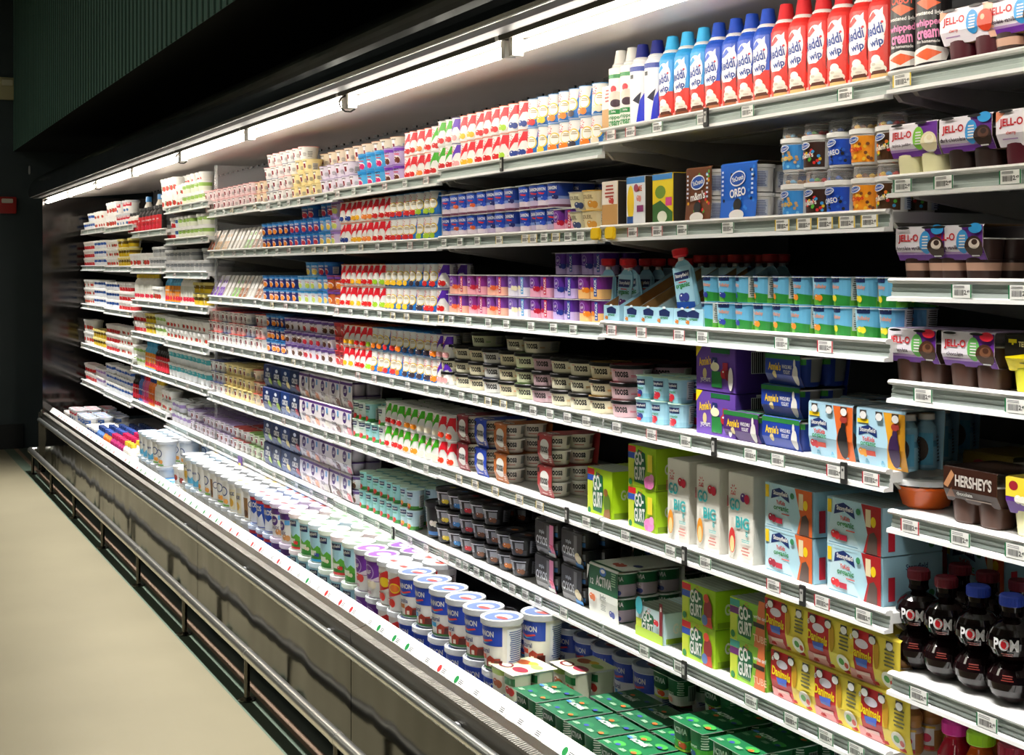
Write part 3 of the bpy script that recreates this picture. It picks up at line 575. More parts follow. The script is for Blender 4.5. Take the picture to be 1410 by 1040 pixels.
# bottles, cans, tubs
def can(look, main, capc, art, cap_r=1.9, name='whipped_cream_can', shoulder='W', cat='whipped cream can', h=20.8):
    g = G(); g.lathe([(3.05, 0), (3.2, .25), (3.2, 14.6), (3.0, 15.6), (2.2, 16.7)], ['c8c8c8', main, main, main], 22); g.art(art, fcone(3.2, 0, 3.2, 20), .8)
    s = G(); s.lathe([(2.25, 16.6), (2.35, 16.9), (1.9, 17.4)], shoulder, 18)
    c = G(); c.lathe([(1.95, 17.0), (1.85, 17.6), (1.35, h-.1), (1.2, h)], capc, 16)
    return Proto(name, cat, look, 6.5, h, 6.5, g, [('collar', s), ('cap', c)], rot=1)
def reddi(look, top, capc, dess='c89858', ch='5a3020'):
    a = [R(-9.9, 0.2, 9.9, 7.6, 'e03428'), R(-9.9, 7.2, 9.9, 14.8, top), E(-.3, 10.4, 2.25, 3.7, 'f2f4f6', -10, 26), P([(.2, 13.2), (1.5, 14.5), (1.5, 12), (.8, 10.8)], 'f2f4f6'), P([(-2.7, 7.6), (-1.6, 6.3), (.4, 6.3), (1.6, 7.4), (1.8, 9), (-2.4, 9.2)], 'f2f4f6'),
         T('Reddi', -.6, 10.2, 2.2, '183c8c', 4.2, 12, .03), T('wip', .2, 7.6, 1.9, '183c8c', 2.8, 12, .03), E(1.35, 11.6, .25, .25, 'R', n=8), P([(-2.2, 11.9), (-.4, 13.7), (.2, 12.9), (-1.2, 11.8)], top),
         E(.3, 3.5, 1.4, 1.1, 'f4f0e6'), E(.1, 4.6, .95, .8, 'fbf8f0'), E(.5, 2.6, 1.7, 1.0, 'ece6d8'), E(-.3, 3.6, .5, .3, 'cfc8b8', n=8), E(.6, 2.8, .7, .25, 'cfc8b8', n=8), P([(-1.2, .3), (2.6, .3), (2.3, 2.0), (-.7, 1.8)], dess), P([(-.9, 1.6), (2.2, 1.8), (1.8, 2.5), (-.4, 2.3)], ch), R(-2.4, .4, -1.2, 1.6, 'f0a8a0'),
         E(-4.9, 7.2, 1.6, 2.4, 'f2f4f6'), E(-4.9, 7.2, 1.3, 2.0, '3c6cc0'), E(-4.9, 7.2, 1.0, 1.6, 'f2f4f6'), E(-4.9, 7.2, .6, .8, 'd84838'), L(7, 8, 2.6, 10, 14, 'f0c8c0')]
    return can(look, top, capc, a)
def wc(look, bg, kind):
    if kind == 'green': a = [R(-4, .5, 4, 16, 'f2efe8'), R(-4, 13.4, 4, 14.4, '1d8a3f'), R(-4, 4.2, 4, 5.4, '1d8a3f'), T('light', 0, 4.8, .8, 'W'), T('whipped', 0, 3.3, 1.3, '1d8a3f', 4.6), T('cream', 0, 1.9, 1.2, '1d8a3f', 4), R(-4, .4, 4, 1.1, '1d8a3f'), E(0, 10.6, .9, .9, 'd82c38'), E(.5, 8.6, 2.0, 1.5, 'e8cfc0'), E(.6, 7.0, 1.6, 1.0, '3c2030')]
    elif kind == 'navy': a = [R(-5, .3, 5, 15, 'eeeef2'), P([(-2.6, 15), (5, 15), (5, 13.8), (-2.6, 13.8)], '1c3a9c'), P([(.4, .3), (5, .3), (5, 8.8), (2.8, 8.8), (1.4, 6.4), (.9, 3.6)], '1d32d0'), P([(-.6, 6.6), (1.8, 8.6), (1.2, 5.6)], '1c1c34'), R(-1.6, 12, -.4, 13, 'K'), R(5, 3, 9, 13, 'd8d8de')]
    else: a = [R(-9, .3, 9, 15, '141214'), T('CABOT', 0, 14.0, 1.6, 'f0502c', 4.6), P([(-2.4, 12.6), (0, 13.2), (2.4, 12.2), (0, 11)], 'e8602c'), T('sweetened light', 0, 10.4, 1.0, 'W', 5.6), T('whipped', 0, 8.6, 1.7, 'f08cc0', 5.2, 4, .06), T('cream', 0, 6.6, 1.6, 'f08cc0', 4.2, 4, .06), T('like homemade', 0, 5.3, .6, 'W', 4.4), P([(-4, 3.6), (0, 4.6), (4.4, 3.8), (3.4, 1.8), (-3.4, 1.2)], 'e9e7e2'), P([(-2.6, 3.0), (0, 4.0), (2.6, 3.2), (0, 1.8)], 'e8602c')]
    return can(look, bg, dict(green='e8e6e0', navy='18247c', black='1a1a1a')[kind], a)
RB = reddi('light blue and red whipped cream can', '2c9cdc', '3cb0e4', '8c4c2c'); RN = reddi('royal blue and red whipped cream can', '1c50c0', '1c48b4', 'b87850')
RR = reddi('red whipped cream can', 'd82c28', 'd02830', 'e8c480'); WG = wc('slim white whipped cream can with green bands', 'f2efe8', 'green'); WN = wc('white and blue whipped cream can', 'eeeef2', 'navy'); WK = wc('black whipped cream can with pink lettering', '141214', 'black')
def quart(name, look, art, rb=4.6, rt=5.4, h=14.0, body='W', lidc='bcc0c4', disc='5a6c94', disc2='a84844', cat='yogurt tub'):
    g = G(); g.lathe([(rb*.95, 0), (rb, .4), (rt, h-1.4), (rt+.15, h-1.3), (rt+.15, h-1)], body, 28); g.art(art, fcone(rb, .4, rt, h-1.4), .8)
    k = G(); k.lathe([(rt+.2, h-1.6), (rt+.5, h-1.6), (rt+.5, h-.15), (rt+.35, h), (rt, h), (rt-.1, h-.35)], lidc, 24); k.art([E(0, 0, rt-.6, rt-.6, disc, n=20), E(.5, .3, rt*.5, rt*.42, 'b4b6bc'), E(1.2, -1, rt*.4, rt*.2, disc2)], ftop(h-.35))
    return Proto(name, cat, look, 2*rt+1.1, h, 2*rt+1.1, g, [('lid', k)], rot=1)
def danq(look, sub, c2):
    a = [R(-6.6, 6.8, 4.4, 12.0, '1d44b8'), T('DANNON', -1.4, 10.0, 1.6, 'W', 7.0, 0, .07), P([(-4.4, 8.6), (-1.4, 7.5), (1.8, 8.3), (1.4, 8.7), (-1.4, 8.1)], 'e84848'), P([(-3.6, 8.0), (-1.4, 7.2), (1.0, 7.7), (-1.2, 7.5)], '4cc4e8'), T(sub, -1.6, 5.4, 1.3, '2a3c7c', 4.4), R(-6, 3.0, -.8, 4.3, c2),
         P([(-.6, 1.0), (-.6, 3.2), (.8, 4.2), (2.2, 3.4), (3.8, 3.6), (4.2, 1.0)], '9c2c1c'), P([(1.8, 1.0), (2.2, 3.0), (4.4, 3.0), (4.4, 1.0)], '5c1810'), R(.1, 1.3, 1.1, 2.5, 'e8ddd0'), P([(-6.4, .5), (4.6, .5), (4.4, 1.2), (-1, 1.1), (-6, 1.2)], '2c6c2c'), NP(8.3, 6.4, 5.4, 10, 'e8ecf4', '4c64a4', 16)]
    return quart('large_yogurt_tub', look, a)
DQ = [danq('tall white tub with blue band and brown flash', 'vanilla', 'c8782c'), danq('tall white tub with blue band and sky flash', 'natural', '2ca0dc'), danq('tall white tub with blue band and red barn', 'natural', 'd84c2c')]
def stq(look, c2, fr, lidc='dfeee0'):
    a = [P([(-4.4, 0.4), (4, .4), (4, 5.4), (1, 4.2), (-2, 5.0), (-4.4, 4.0)], '3c9434'), R(-4.4, 4.6, 4, 12, 'a8d8e8'), P([(-4.4, 4.4), (-1.6, 6.4), (.6, 5.0), (2.4, 6.4), (4, 5.2), (4, 3.6), (-4.4, 3.6)], '5cae3c'), R(-3.6, 9.2, 2.6, 11.4, '1c2c5c'), T('Stonyfield', -.5, 10.3, 1.4, 'W', 5.4, 6), R(-1.6, 2.6, 1.8, 4.4, 'e4ecdc'), R(-4.4, .4, 4, 1.3, c2), FR(2, 3, .9, fr), NP(7.4, 6, 4, 9, 'e8eee8', '7c8c8c', 12), R(-9, 2, -5.4, 10, 'f0f4ee')]
    return quart('organic_yogurt_tub', look, a, lidc=lidc, disc='b8d0bc', disc2='6ca06c')
SQ = [stq('tall tub with meadow label and red base', 'c83030', 'd03030', 'ecdfe0'), stq('tall tub with meadow label and green base', '2c7c30', 'e8e0c0'), stq('tall tub with meadow label and sky blue base', '2ca0d4', '3c50a0', 'd4e6f0')]
def lfq(look, fr, c='6c2c98'):
    a = [R(-4.6, 5.4, 4.4, 12, c), E(-.6, 8.4, 2.6, 2.6, 'b89cd8'), E(-.6, 8.4, 2.2, 2.2, c), T('L&F', -.6, 8.4, 1.4, 'W'), P([(-4.6, 5.6), (4.4, 5.6), (4.4, 7.6), (1.4, 6.2)], 'e8d8ec'), FR(.6, 4.6, 1.7, fr), L(-1, 1.8, 4, 1, 2, 'c080a0'), NP(8, 6, 4.6, 9, 'eceaf0', '7c6c8c', 12)]
    return quart('light_yogurt_tub', look, a, disc='7c4c9c', disc2='e0d0e8')
LQ = [lfq('tall tub with violet label and strawberries', 'e04848'), lfq('tall tub with violet label and vanilla flower', 'f0e8d0')]
def yoq(look, c):
    a = [P([(-4, 3.6), (-1, 9.6), (4.4, 12), (4.4, 6), (1.2, 4.8)], 'e02c30'), star(-2.2, 9.4, 1.3), T('Yoplait', -2.0, 7.4, 1.3, 'R', 4.4), E(1.6, 7.4, 2.2, 1.6, 'f4d020'), E(1.6, 7.4, 1.8, 1.2, c), FR(-.4, 2.8, 1.7, 'd83028'), NP(8, 6, 4.6, 9.6, 'e4e4e4', '666666', 14)]
    return quart('family_yogurt_tub', look, a, disc='e4dcd8', disc2='d83c34')
YQ = [yoq('tall white tub with red swoosh and yellow oval', 'f4d020'), yoq('tall white tub with red swoosh and starburst', 'e87830')]
oq = quart('greek_yogurt_tub', 'tall blue and white tub with red band', [R(-6, 0.6, 6, 12, '1d4cb4'), R(-6, 10.6, 6, 11.8, 'd83038'), T('OIKOS', -.4, 8.6, 2.2, 'W', 6.4, 0, .05), P([(-3.4, 1), (-1, 6), (1, 4.8), (3, 6.6), (4.4, 1)], 'e8ecf4')], disc='8ca4d4', lidc='c8d4ec')
gq = quart('greek_yogurt_tub', 'tall white and violet greek yogurt tub', [R(-6, 9.6, 6, 12, '5c3480'), E(-.4, 7, 2, 2, '4a2a78'), T('L&F', -.4, 7, 1.2, 'W'), T('GREEK', -.2, 4.2, 1.3, '6a5a7a', 5), FR(2.2, 2.6, 1.5, 'd89a60'), R(1.8, 7.6, 4, 9.4, '5ca4dc')], disc='b8a8c8', lidc='d8ccE4'.lower())
fq = [quart('greek_yogurt_tub', 'tall white tub with tan panel', [R(-2.4, 1, 1.4, 9.6, '9a7448'), E(-.4, 3, 1.6, 1.4, '5a3a24'), E(3.2, 7, 1.6, 1.6, '3c4c7c'), E(3.2, 7, 1.2, 1.2, 'W')], disc='c8c8bc', disc2='a8987c'),
      quart('greek_yogurt_tub', 'tall white tub with navy circle', [E(0, 7.4, 2.2, 2.2, '24407c'), E(0, 7.4, 1.7, 1.7, 'W'), FR(.6, 3, 1.4, 'f0a850'), R(-3, .6, 3, 1.3, '70b040')], disc='d0d4d8', disc2='a8a8a8'),
      quart('greek_yogurt_tub', 'tall white tub with gold label', [R(-3, 1, 3, 10, 'e8dfc0'), E(0, 4, 1.9, 1.9, 'e0b040'), T('FAGE', 0, 8, 1.6, '24407c', 5)], disc='e0d8bc', disc2='c8a040'),
      quart('greek_yogurt_tub', 'tall white tub with blue waves', [P([(-4, 3), (-1, 5), (2, 3.4), (4, 5.2), (4, 1), (-4, 1)], '5cb4dc'), T('plain', 0, 7.6, 1.8, '2a4c8c', 5)], disc='d8e4ec', disc2='7ca4c8', lidc='cfe0ee')]
for _n, _p in zip(('tan_panel', 'circle_label', 'gold_label', 'wave_label'), fq): _p.name = _n+'_greek_tub'
# quart tubs of other runs
wq = [quart('sour_cream_tub', 'white tub with red print', [R(-4, 5, 4, 9, 'c8283c'), T('sour cream', 0, 7, 1.5, 'W', 6), FR(0, 2.6, 1.2, '2c6ca8')], 4.0, 4.7, 9, disc='c83040', cat='dairy tub'),
      quart('cottage_cheese_tub', 'white tub with blue print', [R(-4, 3.6, 4, 7, '3468b8'), T('cottage', 0, 5.3, 1.4, 'W', 5)], 4.0, 4.7, 8.4, disc='4c78b8', cat='dairy tub'),
      quart('cottage_cheese_tub', 'white tub with yellow and green print', [R(-4, 3.4, 4, 5.4, 'e8c030'), R(-4, 2, 4, 3.4, '5c9c40')], 4.0, 4.7, 8.4, disc='d8d8c8', cat='dairy tub')]
def tub(name, look, cols, h=6.5, r=4.4, lidc='W', cat='dairy tub', disc=None):
    a = []
    for i, c in enumerate(cols): a.append(R(-9, .6+i*(h-1.8)/len(cols), 9, .6+(i+1)*(h-1.8)/len(cols), c))
    a += [FR(-.6, h*.4, h*.16, 'W', cols[0]), T('dairy', 0, h*.68, h*.14, 'W')] if len(cols) > 1 else [FR(0, h*.4, h*.2, '4c6c3c', 'c83c30')]
    return quart(dict(eceae4='white', c82c30='red', e6eaf0='blue', e8ecd8='green', d8b820='yellow').get(cols[0], 'pale')+'_'+name if name == 'dairy_tub' else name, look, a, r*.87, r, h, lidc=lidc, disc=disc or lidc, disc2='b0b0b0', cat=cat)
TW = tub('dairy_tub', 'plain white dairy tub', ['eceae4']); TR = tub('dairy_tub', 'red and white dairy tub', ['c82c30', 'e8e4e0'], lidc='e8e4e0', disc='d85050'); TB = tub('dairy_tub', 'blue and white dairy tub', ['e6eaf0', '2c5cb0'])
TG = tub('dairy_tub', 'white and leaf green dairy tub', ['e8ecd8', '9cc460']); TY = tub('dairy_tub', 'mustard yellow dairy tub', ['d8b820', '6c5410'], lidc='d8c878'); TP = tub('dairy_tub', 'white dairy tub with violet spots', ['ecE8f0'.lower(), 'a88cc8'])
TGY = tub('dairy_tub', 'grey and white dairy tub', ['d0d2d4', '8c9096'], lidc='d8dadc'); TS = tub('snack_bowl', 'squat clear bowl with blue lid', ['c8ccc0'], 4.2, 6.2, '3c7cb8', 'snack bowl', '5c94c8')
TL = tub('dairy_tub', 'tall white dairy tub with small print', ['ededea'], 9.5, 4.6); TC_ = tub('dairy_tub', 'white dairy tub with teal print', ['eceef0', '4ca8b0'], 8)
ykb = []
for n_, (lk, fr_) in enumerate((('sky blue and green baby yogurt cup with blueberry', '2c3c9c'), ('sky blue and green baby yogurt cup with peach', 'f0902c'), ('sky blue and green baby yogurt cup with banana', 'f0dc30'))):
    h = 6.0
    a = [R(-9, .3, 9, 2.2, '62b83a'), R(-9, 2.2, 9, h-.6, '6cb8e0'), E(-2.6, 4.6, 1.3, 1.3, 'a8d8ee'), P([(-.2, .3), (3, .3), (3, 2.2), (-.2, 2.6)], '2c8c3a'), R(-1.8, 5.0, 1.0, 6.2, '1c2c5c'), T('YoBaby', -.4, 4.0, 1.0, 'f0986c', 2.8), FR(-.8, 1.9, .8, fr_), E(-4.6, 3.6, .8, 1.1, 'f2f4f6'), E(-4.6, 5.4, .5, .5, '7ca89c'), NP(4.4, 3.7, 2.4, 4.6, 'dfe4e0', '4c5450', 10), R(6, .3, 9, 2.2, '62b83a')]
    ykb.append(cup('baby_yogurt_cup', lk, 2.6, 2.95, h, a, 'foil', 'e4e8ec', '6cb8e0', seg=18))
def stcup(look, base, fr_, h=5.8, top='a8d8ea'):
    a = [R(-9, .2, 9, h-.5, top), R(-9, .2, 9, 1.4, base), R(-1.9, h-2.3, 1.5, h-.9, '1c2c5c'), T('Stonyfield', -.2, h-1.6, .8, 'W', 3.0), T('organic', -.2, h-3.1, .8, '2f8a44', 2.6), FR(-.4, 1.7, .9, fr_), R(-2.2, .5, .2, 1.2, 'd03038'), NP(5, 3.1, 2.6, 4.4, 'd8dcd8', '5c6460', 9)]
    return cup('organic_yogurt_cup', look, 2.6, 2.95, h, a, 'foil', 'c8e4d0', top, seg=18)
SC_ = [stcup('sky blue organic yogurt cup with blueberry', '88c4dc', '34408c'), stcup('sky blue organic yogurt cup with strawberry', '98cce0', 'c8283c'), stcup('sky blue organic yogurt cup with cherry', '90c8dc', 'a01c34')]
SG = [stcup('green and blue organic yogurt cup with apple', '3c9440', 'd84030', 7, '9cd4d8'), stcup('green and blue organic yogurt cup with mango', '4c9c3c', 'f0982c', 7, 'bcdce4')]
SGd = stcup('green-footed organic yogurt cup', '4c9c3c', 'c83838', 7, 'dfe8e4')
dnb = [chob('navy yogurt cup with peach picture', '3c8cd0', 'f08a2c', '1d2f78', 5.8, 3.3, 3.9, 'fruit_yogurt_cup'), chob('blue yogurt cup with berry picture', '2c7cc4', 'c83048', '2a5cb0', 5.8, 3.3, 3.9, 'fruit_yogurt_cup'),
       chob('blue and white yogurt cup with banana', '2c84c8', 'f0d060', '7cb0dc', 5.8, 3.3, 3.9, 'fruit_yogurt_cup'), chob('pale blue yogurt cup with pear', '3c90c8', 'c8d860', 'dce8ec', 5.8, 3.3, 3.9, 'fruit_yogurt_cup')]
mulp = [chob('white yogurt cup with purple corner and cookie', '6a4c94', '5a3424', 'e6e2ea', 5.6, 3.2, 3.8, 'topped_yogurt_cup'), chob('white yogurt cup with purple corner and berries', '6a4c94', 'c02c3c', 'e0dce8', 5.6, 3.2, 3.8, 'topped_yogurt_cup'), chob('red and white yogurt cup', 'c04048', 'd84040', 'c86058', 5.6, 3.2, 3.8, 'topped_yogurt_cup')]
mul2 = [chob('orange and purple yogurt cup', '7a4aa0', 'f09030', 'c8642c', 6, 3.2, 3.9, 'topped_yogurt_cup'), chob('white and violet yogurt cup with chocolate', '7a3cb0', '6a3424', 'c8b0dc', 6.4, 3.3, 4.1, 'topped_yogurt_cup'), chob('sky blue yogurt cup with raspberry', '2c94d8', 'd82c70', '58b4e4', 6.4, 3.3, 4.1, 'topped_yogurt_cup'), chob('lilac yogurt cup with lemon', 'a080c8', 'd8e070', 'd8c8e8', 6, 3.2, 3.9, 'topped_yogurt_cup')]
van = [cup('oat_yogurt_cup', 'buttery cream cup with yellow rim', 3.2, 4.0, 5.3, [R(-3, .6, 3, 4.6, 'e6d6a8'), T('SOLEIL', 0, 3.6, 1.0, '7a6440', 3.8), FR(1.6, 1.7, 1.2, 'd89a3c'), L(-2, 3, 2, 1, 2, '9c8860'), NP(5, 3, 2, 4, 'e8e0cc', '8c8468', 7)], 'foil', 'e8b838', 'e8dcb4'),
       cup('oat_yogurt_cup', 'cream cup with grey blue rim', 3.2, 4.0, 5.3, [R(-3, .6, 3, 4.6, 'dcd6b4'), T('SOLEIL', 0, 3.6, 1.0, '6a6450', 3.8), FR(1.6, 1.7, 1.1, '3c4c78'), NP(5, 3, 2, 4, 'e8e0cc', '8c8468', 7)], 'foil', '8c94a8', 'dcd6b4')]
oz = []
for lk, c in (('black protein yogurt tub with yellow lemon', 'e8d030'), ('black protein yogurt tub with red cherry', 'd02838'), ('black protein yogurt tub with orange peach', 'e88a3c'), ('black protein yogurt tub with brown coffee', '8a5434'), ('black protein yogurt tub with blue flash', '3c8cd0')):
    a = [R(-2.2, .6, 3.8, 2.0, '3a3a40'), R(-2.4, 2.1, -1.0, 5.2, 'c4c8d0'), T('OIKOS', -1.7, 3.6, .9, '1c1c20', 2.6, 90), R(.2, 2.2, 2.8, 4.2, '9a9ca4'), FR(1.4, 1.9, 1.0, c), R(-2.4, 4.6, 3, 5.2, 'd8dae0'), NP(6, 3.2, 2.6, 4, '84868c', '1c1c20', 7)]
    oz.append(cup('protein_yogurt_tub', lk, 3.7, 4.4, 6.0, a, 'snap', '161618', '141416', topart=[E(0, 0, 3.4, 3.4, '1c1c22', n=18), E(.8, .6, 1.3, 1.0, c), E(-1.2, .4, 1.0, .6, 'a0a4b0'), L(0, -1.4, 4, 1.2, 2, '50545c')]))
ozb = quart('protein_yogurt_tub', 'large black yogurt tub with blue stripe', [R(-5, 3, -2.4, 11, '9a9ca4'), T('OIKOS', -3.6, 8, 1.4, 'W', 5, 90), R(-1.6, 1, 3, 2.2, '3c7cc8'), FR(1, 5, 1.3, 'e8e0d0')], 4.3, 5.0, 12, 'K', '2c2c30', '1c1c20', '8c8c90')
def actpack(light=False, nx=2, ny=2, look='green yogurt four pack'):
    c = 'd8ddd4' if light else '2f8a34'
    a1 = [R(-9, .2, 9, 5.0, '4aa83c' if not light else 'dfe2d8'), R(-9, 2.6, 9, 7.2, '145a34'), P([(-3, 3.4), (0, 1.6), (3, 3.2), (3, 2.6), (-3, 2.6)], '8cc840'), T('ACTIVIA', -.2, 5.0, 1.5, 'W', 4.4, 0, .05), FR(.6, 1.7, 1.0, 'd8502c'), R(-9, .2, 9, .7, 'b8cc40')]
    a2 = [R(-9, .2, 9, 5.0, '5ab440' if not light else 'ecebe2'), R(-9, 2.8, 9, 7.2, '1a6a3c'), L(2.2, 4.8, 1.8, 3.6, 6, 'e8f0e0'), T('yogurt', -1.0, 3.2, .9, 'e8f0e0', 2.6), FR(-1.4, 1.6, .9, '3c4c9c' if not light else 'e8a090'), BARS(5.2, 3.4, 2.0, 4.0, 'K', 7)]
    tp = []
    w = nx*7.0
    for i in range(nx):
        for j in range(ny):
            ox, oy = (i-(nx-1)/2)*6.9, (j-(ny-1)/2)*6.9
            tp += [E(ox+.8, oy+.4, 2.0, 1.2, '3c9440' if not light else '2a6c44'), E(ox+1.2, oy-.3, .8, .6, 'd8602c' if (i+j) % 2 else '34408c'), L(ox-1.4, oy-1.6, 2.4, 1.2, 3, 'a8c8a8')]
    tp += [T('ACTIVIA', 0, .6, 1.6, 'f0f4f0', 6, 0, .05), E(-4.2, .6, 1.0, .5, '3c74c8')]
    return pack('probiotic_yogurt_pack', look, nx, ny, 2.85, 3.15, 6.7, [shift(a1, 0, 0, .93), shift(a2, 0, 0, .93)], '17623a' if not light else '1f5a3c', tp, rim='e8ece8', body='2f8a34', sq=.2)
AC = actpack(); AL = actpack(True, look='green and white light yogurt four pack'); A6 = actpack(False, 2, 3, 'green yogurt six pack')
AF = pack('fruit_yogurt_pack', 'white yogurt pack with nut and flower picture', 2, 2, 2.85, 3.15, 7.2, [[R(-9, .2, 9, 6.6, 'ece8d8'), FR(0, 3, 1.4, 'c86c3c'), R(-3, 5.2, 3, 6.6, 'a8c060')], [R(-9, .2, 9, 6.6, 'd8dcc0'), FR(0, 2.6, 1.4, 'd83c30'), R(-2, 4, 2, 6, '1d7a3c')]], 'd8dcb8',
          [E(-3, 2, 2.6, 1.8, 'a8542c'), E(0, 3.4, 1.8, 1.2, 'e8c03c'), E(3, -2.4, 3, 1.8, '8c2c3c'), E(3.4, 2.4, 2.4, 1.4, '8cb85c'), E(-2.8, -3.4, 2.6, 1.8, '7a2c34'), E(-2.6, -3.4, 1.8, 1.2, 'd8d0c0')])
def act12():
    w, h = 15, 13.4
    fr = [R(-w/2, 6.6, w/2, h-.5, '14643c'), R(-w/2, 0, w/2, 6.6, 'eceee6'), T('ACTIVIA', .4, 9.4, 2.6, 'W', 8.0, 0, .07), E(0, 12, 1.7, 1.1, '3c74c8'), E(0, 12.2, 1.1, .5, 'W'), T('12', -5.6, 8.8, 1.5, 'W'), L(5.6, 11, 2.4, 3.6, 6, 'a8d0a8'), T('light', .4, 5.4, 1.7, '6c7470', 3), FR(-5, 4.8, 1.2, 'e87c3c'), FR(5, 2.2, 1.1, '3c4c9c'), L(.8, 3.0, 2.6, 1.6, 4, '8c948c'), P([(-w/2, 12.9), (-w/2+1.4, 12.9), (-w/2, 9)], 'f4f4f0')]
    k = smallcup(2.9, 3.2, 6.4, '1f6a40', 'e8ece8', [R(-9, .3, 9, 3.4, 'b8a8b4'), T('ACTIVIA', 1.4, 4.9, 1.2, 'W', 3.8), T('light', 1.4, 2.8, .9, 'f4f4f4', 2), FR(1.8, 1.4, .8, '2c3c8c')])
    return wrap('yogurt_twelve_pack', 'green and white boxed yogurt twelve pack', w, h, 20, 'eceee6', fr, k, 2, 3, dz=6.5, top=[R(-w/2, -9.6, w/2, 9.6, 'dfe4da'), FR(0, -5, 2, 'b8503c'), E(4, -2, 1.6, 1.2, '3c4c8c'), R(-w/2, -9.6, w/2, -8.8, '14643c')], pull=.2)
A12 = act12()
def crunch(look, c, dots, word, cc):
    a = [R(-2.7, .5, 3.0, 5.6, c)]
    rr = random.Random(len(look))
    for i in range(14): a.append(E(rr.uniform(-2.2, 2.5), rr.uniform(.9, 4.0), .34, .34, rr.choice(dots), n=8))
    a += [E(-1.2, 4.8, 1.3, .7, 'e8ecf4', 12), E(-1.2, 4.8, 1.1, .5, '1c50b0', 12), T('YoCrunch', -1.2, 4.8, .5, 'W', 1.9, 12), T(word, -.7, 2.9, 1.1, cc, 2.8, 8, .07), NP(4.9, 3.1, 2.6, 5, 'd0d8ea', '5c6c9c', 11)]
    g = G(); g.lathe([(2.7, 0), (2.85, .4), (3.05, 6.2)], 'e6e6e6', 20); g.art(a, fcone(2.85, .4, 3.05, 6.2), .6)
    r_ = G(); r_.lathe([(3.05, 6.0), (3.35, 6.0), (3.35, 6.9), (3.1, 7.0)], 'ececea', 20)
    d = G(); d.lathe([(2.95, 7.0), (2.75, 9.1), (2.5, 9.5)], CLEAR, 18, cap0=False); d.lathe([(2.8, 9.05), (2.84, 9.05), (2.84, 9.15), (2.8, 9.15)], 'dcdcdc', 18, cap0=False, cap1=False)
    t = G()
    for i in range(9):
        x, y = 2.0*cos(i*.7), 2.0*sin(i*.7); c2 = dots[i % len(dots)]; t.lathe([(.2, 7.0), (.62, 7.3), (.62, 7.6), (.2, 7.9)], c2, 8, x, y)
    t.lathe([(2.7, 7.0), (2.7, 7.1)], dots[0], 14)
    return Proto('candy_topped_yogurt_cup', 'yogurt cup', look, 7.0, 9.6, 6.9, g, [('rim', r_), ('dome_lid', d), ('topping', t)], rot=1)
CLEAR = M('f4f6f8', .08, 0, 'clear'); CLEARB = M('dfe6ea', .25, 0, 'clear', amt=.3)
YC = [crunch('blue candy yogurt cup with cookie crumbs', '3c90dc', ['c8a070', '7cc4f0'], 'crunch', 'f0c040'), crunch('brown candy yogurt cup with yellow price flash', '3a2018', ['e03030', 'f0c820', '3c9ce0', '5cb83c'], "m&m's", 'f0ece4'),
      crunch('royal blue cookie yogurt cup', '1c4cc0', ['1c1c24', '2c64d0'], 'OREO', 'W'), crunch('orange cookie yogurt cup', 'f49a1c', ['f8c83c', '7a4420'], 'Chips', 'd83020'), crunch('dark brown candy yogurt cup with coloured dots', '4a2c14', ['f08020', 'f0d020', '3ca0e0', 'd83030', '58b040'], "m&m's", 'f4ecdc')]
def pom(look, capc):
    g = G(); pr = []
    for i in range(9): t = -pi/2+.35+(pi-.6)*i/8; pr.append((4.3*cos(t)*.98, 4.3+4.1*sin(t)))
    for i in range(9): t = -pi/2+.45+(pi-.75)*i/8; pr.append((4.2*cos(t), 11.6+4.1*sin(t)))
    pr += [(1.9, 16.2), (1.75, 17.0), (1.9, 18.4)]
    g.lathe(pr, M('120608', .06), 28); 
    g.art([T('POM', .6, 11.6, 2.2, 'f2f2f4', 4.4, 0, .1), E(.55, 11.7, .75, .85, 'd8202c', n=12), L(.9, 9.8, 2.4, .7, 2, '8c3a34'), L(.9, 5.6, 2.2, 1.2, 3, '6a241c')], lambda u, v, o: (math.sqrt(max(.1, 4.25**2-(v-(11.6 if v > 8 else 4.3))**2))*sin(u/4.2)*1.0+o*sin(u/4.2), -(math.sqrt(max(.1, 4.25**2-(v-(11.6 if v > 8 else 4.3))**2))+o)*cos(u/4.2), v), .5)
    c = G(); c.lathe([(2.0, 18.0), (2.05, 18.2), (2.05, 19.7), (1.85, 20.0)], M(capc, .45), 20)
    for i in range(20): a = 2*pi*i/20; c.box(2.0*cos(a)-.08, 2.0*sin(a)-.08, 18.2, 2.0*cos(a)+.12, 2.0*sin(a)+.12, 19.6, capc)
    g.v = [(a, b, c_*.94) for a, b, c_ in g.v]; c.v = [(a, b, c_*.94) for a, b, c_ in c.v]
    return Proto('juice_bottle', 'juice bottle', look, 8.8, 20, 8.8, g, [('cap', c)], rot=1)
PMr = pom('dark double-bulb juice bottle with maroon cap', '6c1626'); PMb = pom('dark double-bulb juice bottle with blue cap', '2c48b8')
def juice(look, liq, capc, name='tea_bottle'):
    g = G(); g.lathe([(3.0, 0), (3.3, .6), (3.3, 8), (3.0, 9), (3.3, 10), (3.2, 13), (2.2, 15), (1.8, 16), (1.8, 17)], M(liq, .1), 20); g.art([R(-3.5, 2, 3.5, 7.4, 'W'), T('tea', 0, 4.6, 2, liq, 3.6)], fcone(3.3, 0, 3.3, 17), .8)
    c = G(); c.lathe([(2.3, 16.6), (2.4, 16.8), (2.4, 18.6), (2.1, 19)], capc, 18)
    for i in range(18): a = 2*pi*i/18; c.box(2.36*cos(a)-.08, 2.36*sin(a)-.08, 16.8, 2.36*cos(a)+.1, 2.36*sin(a)+.1, 18.5, capc)
    return Proto(name, 'juice bottle', look, 7.4, 19, 7, g, [('cap', c)], rot=1)
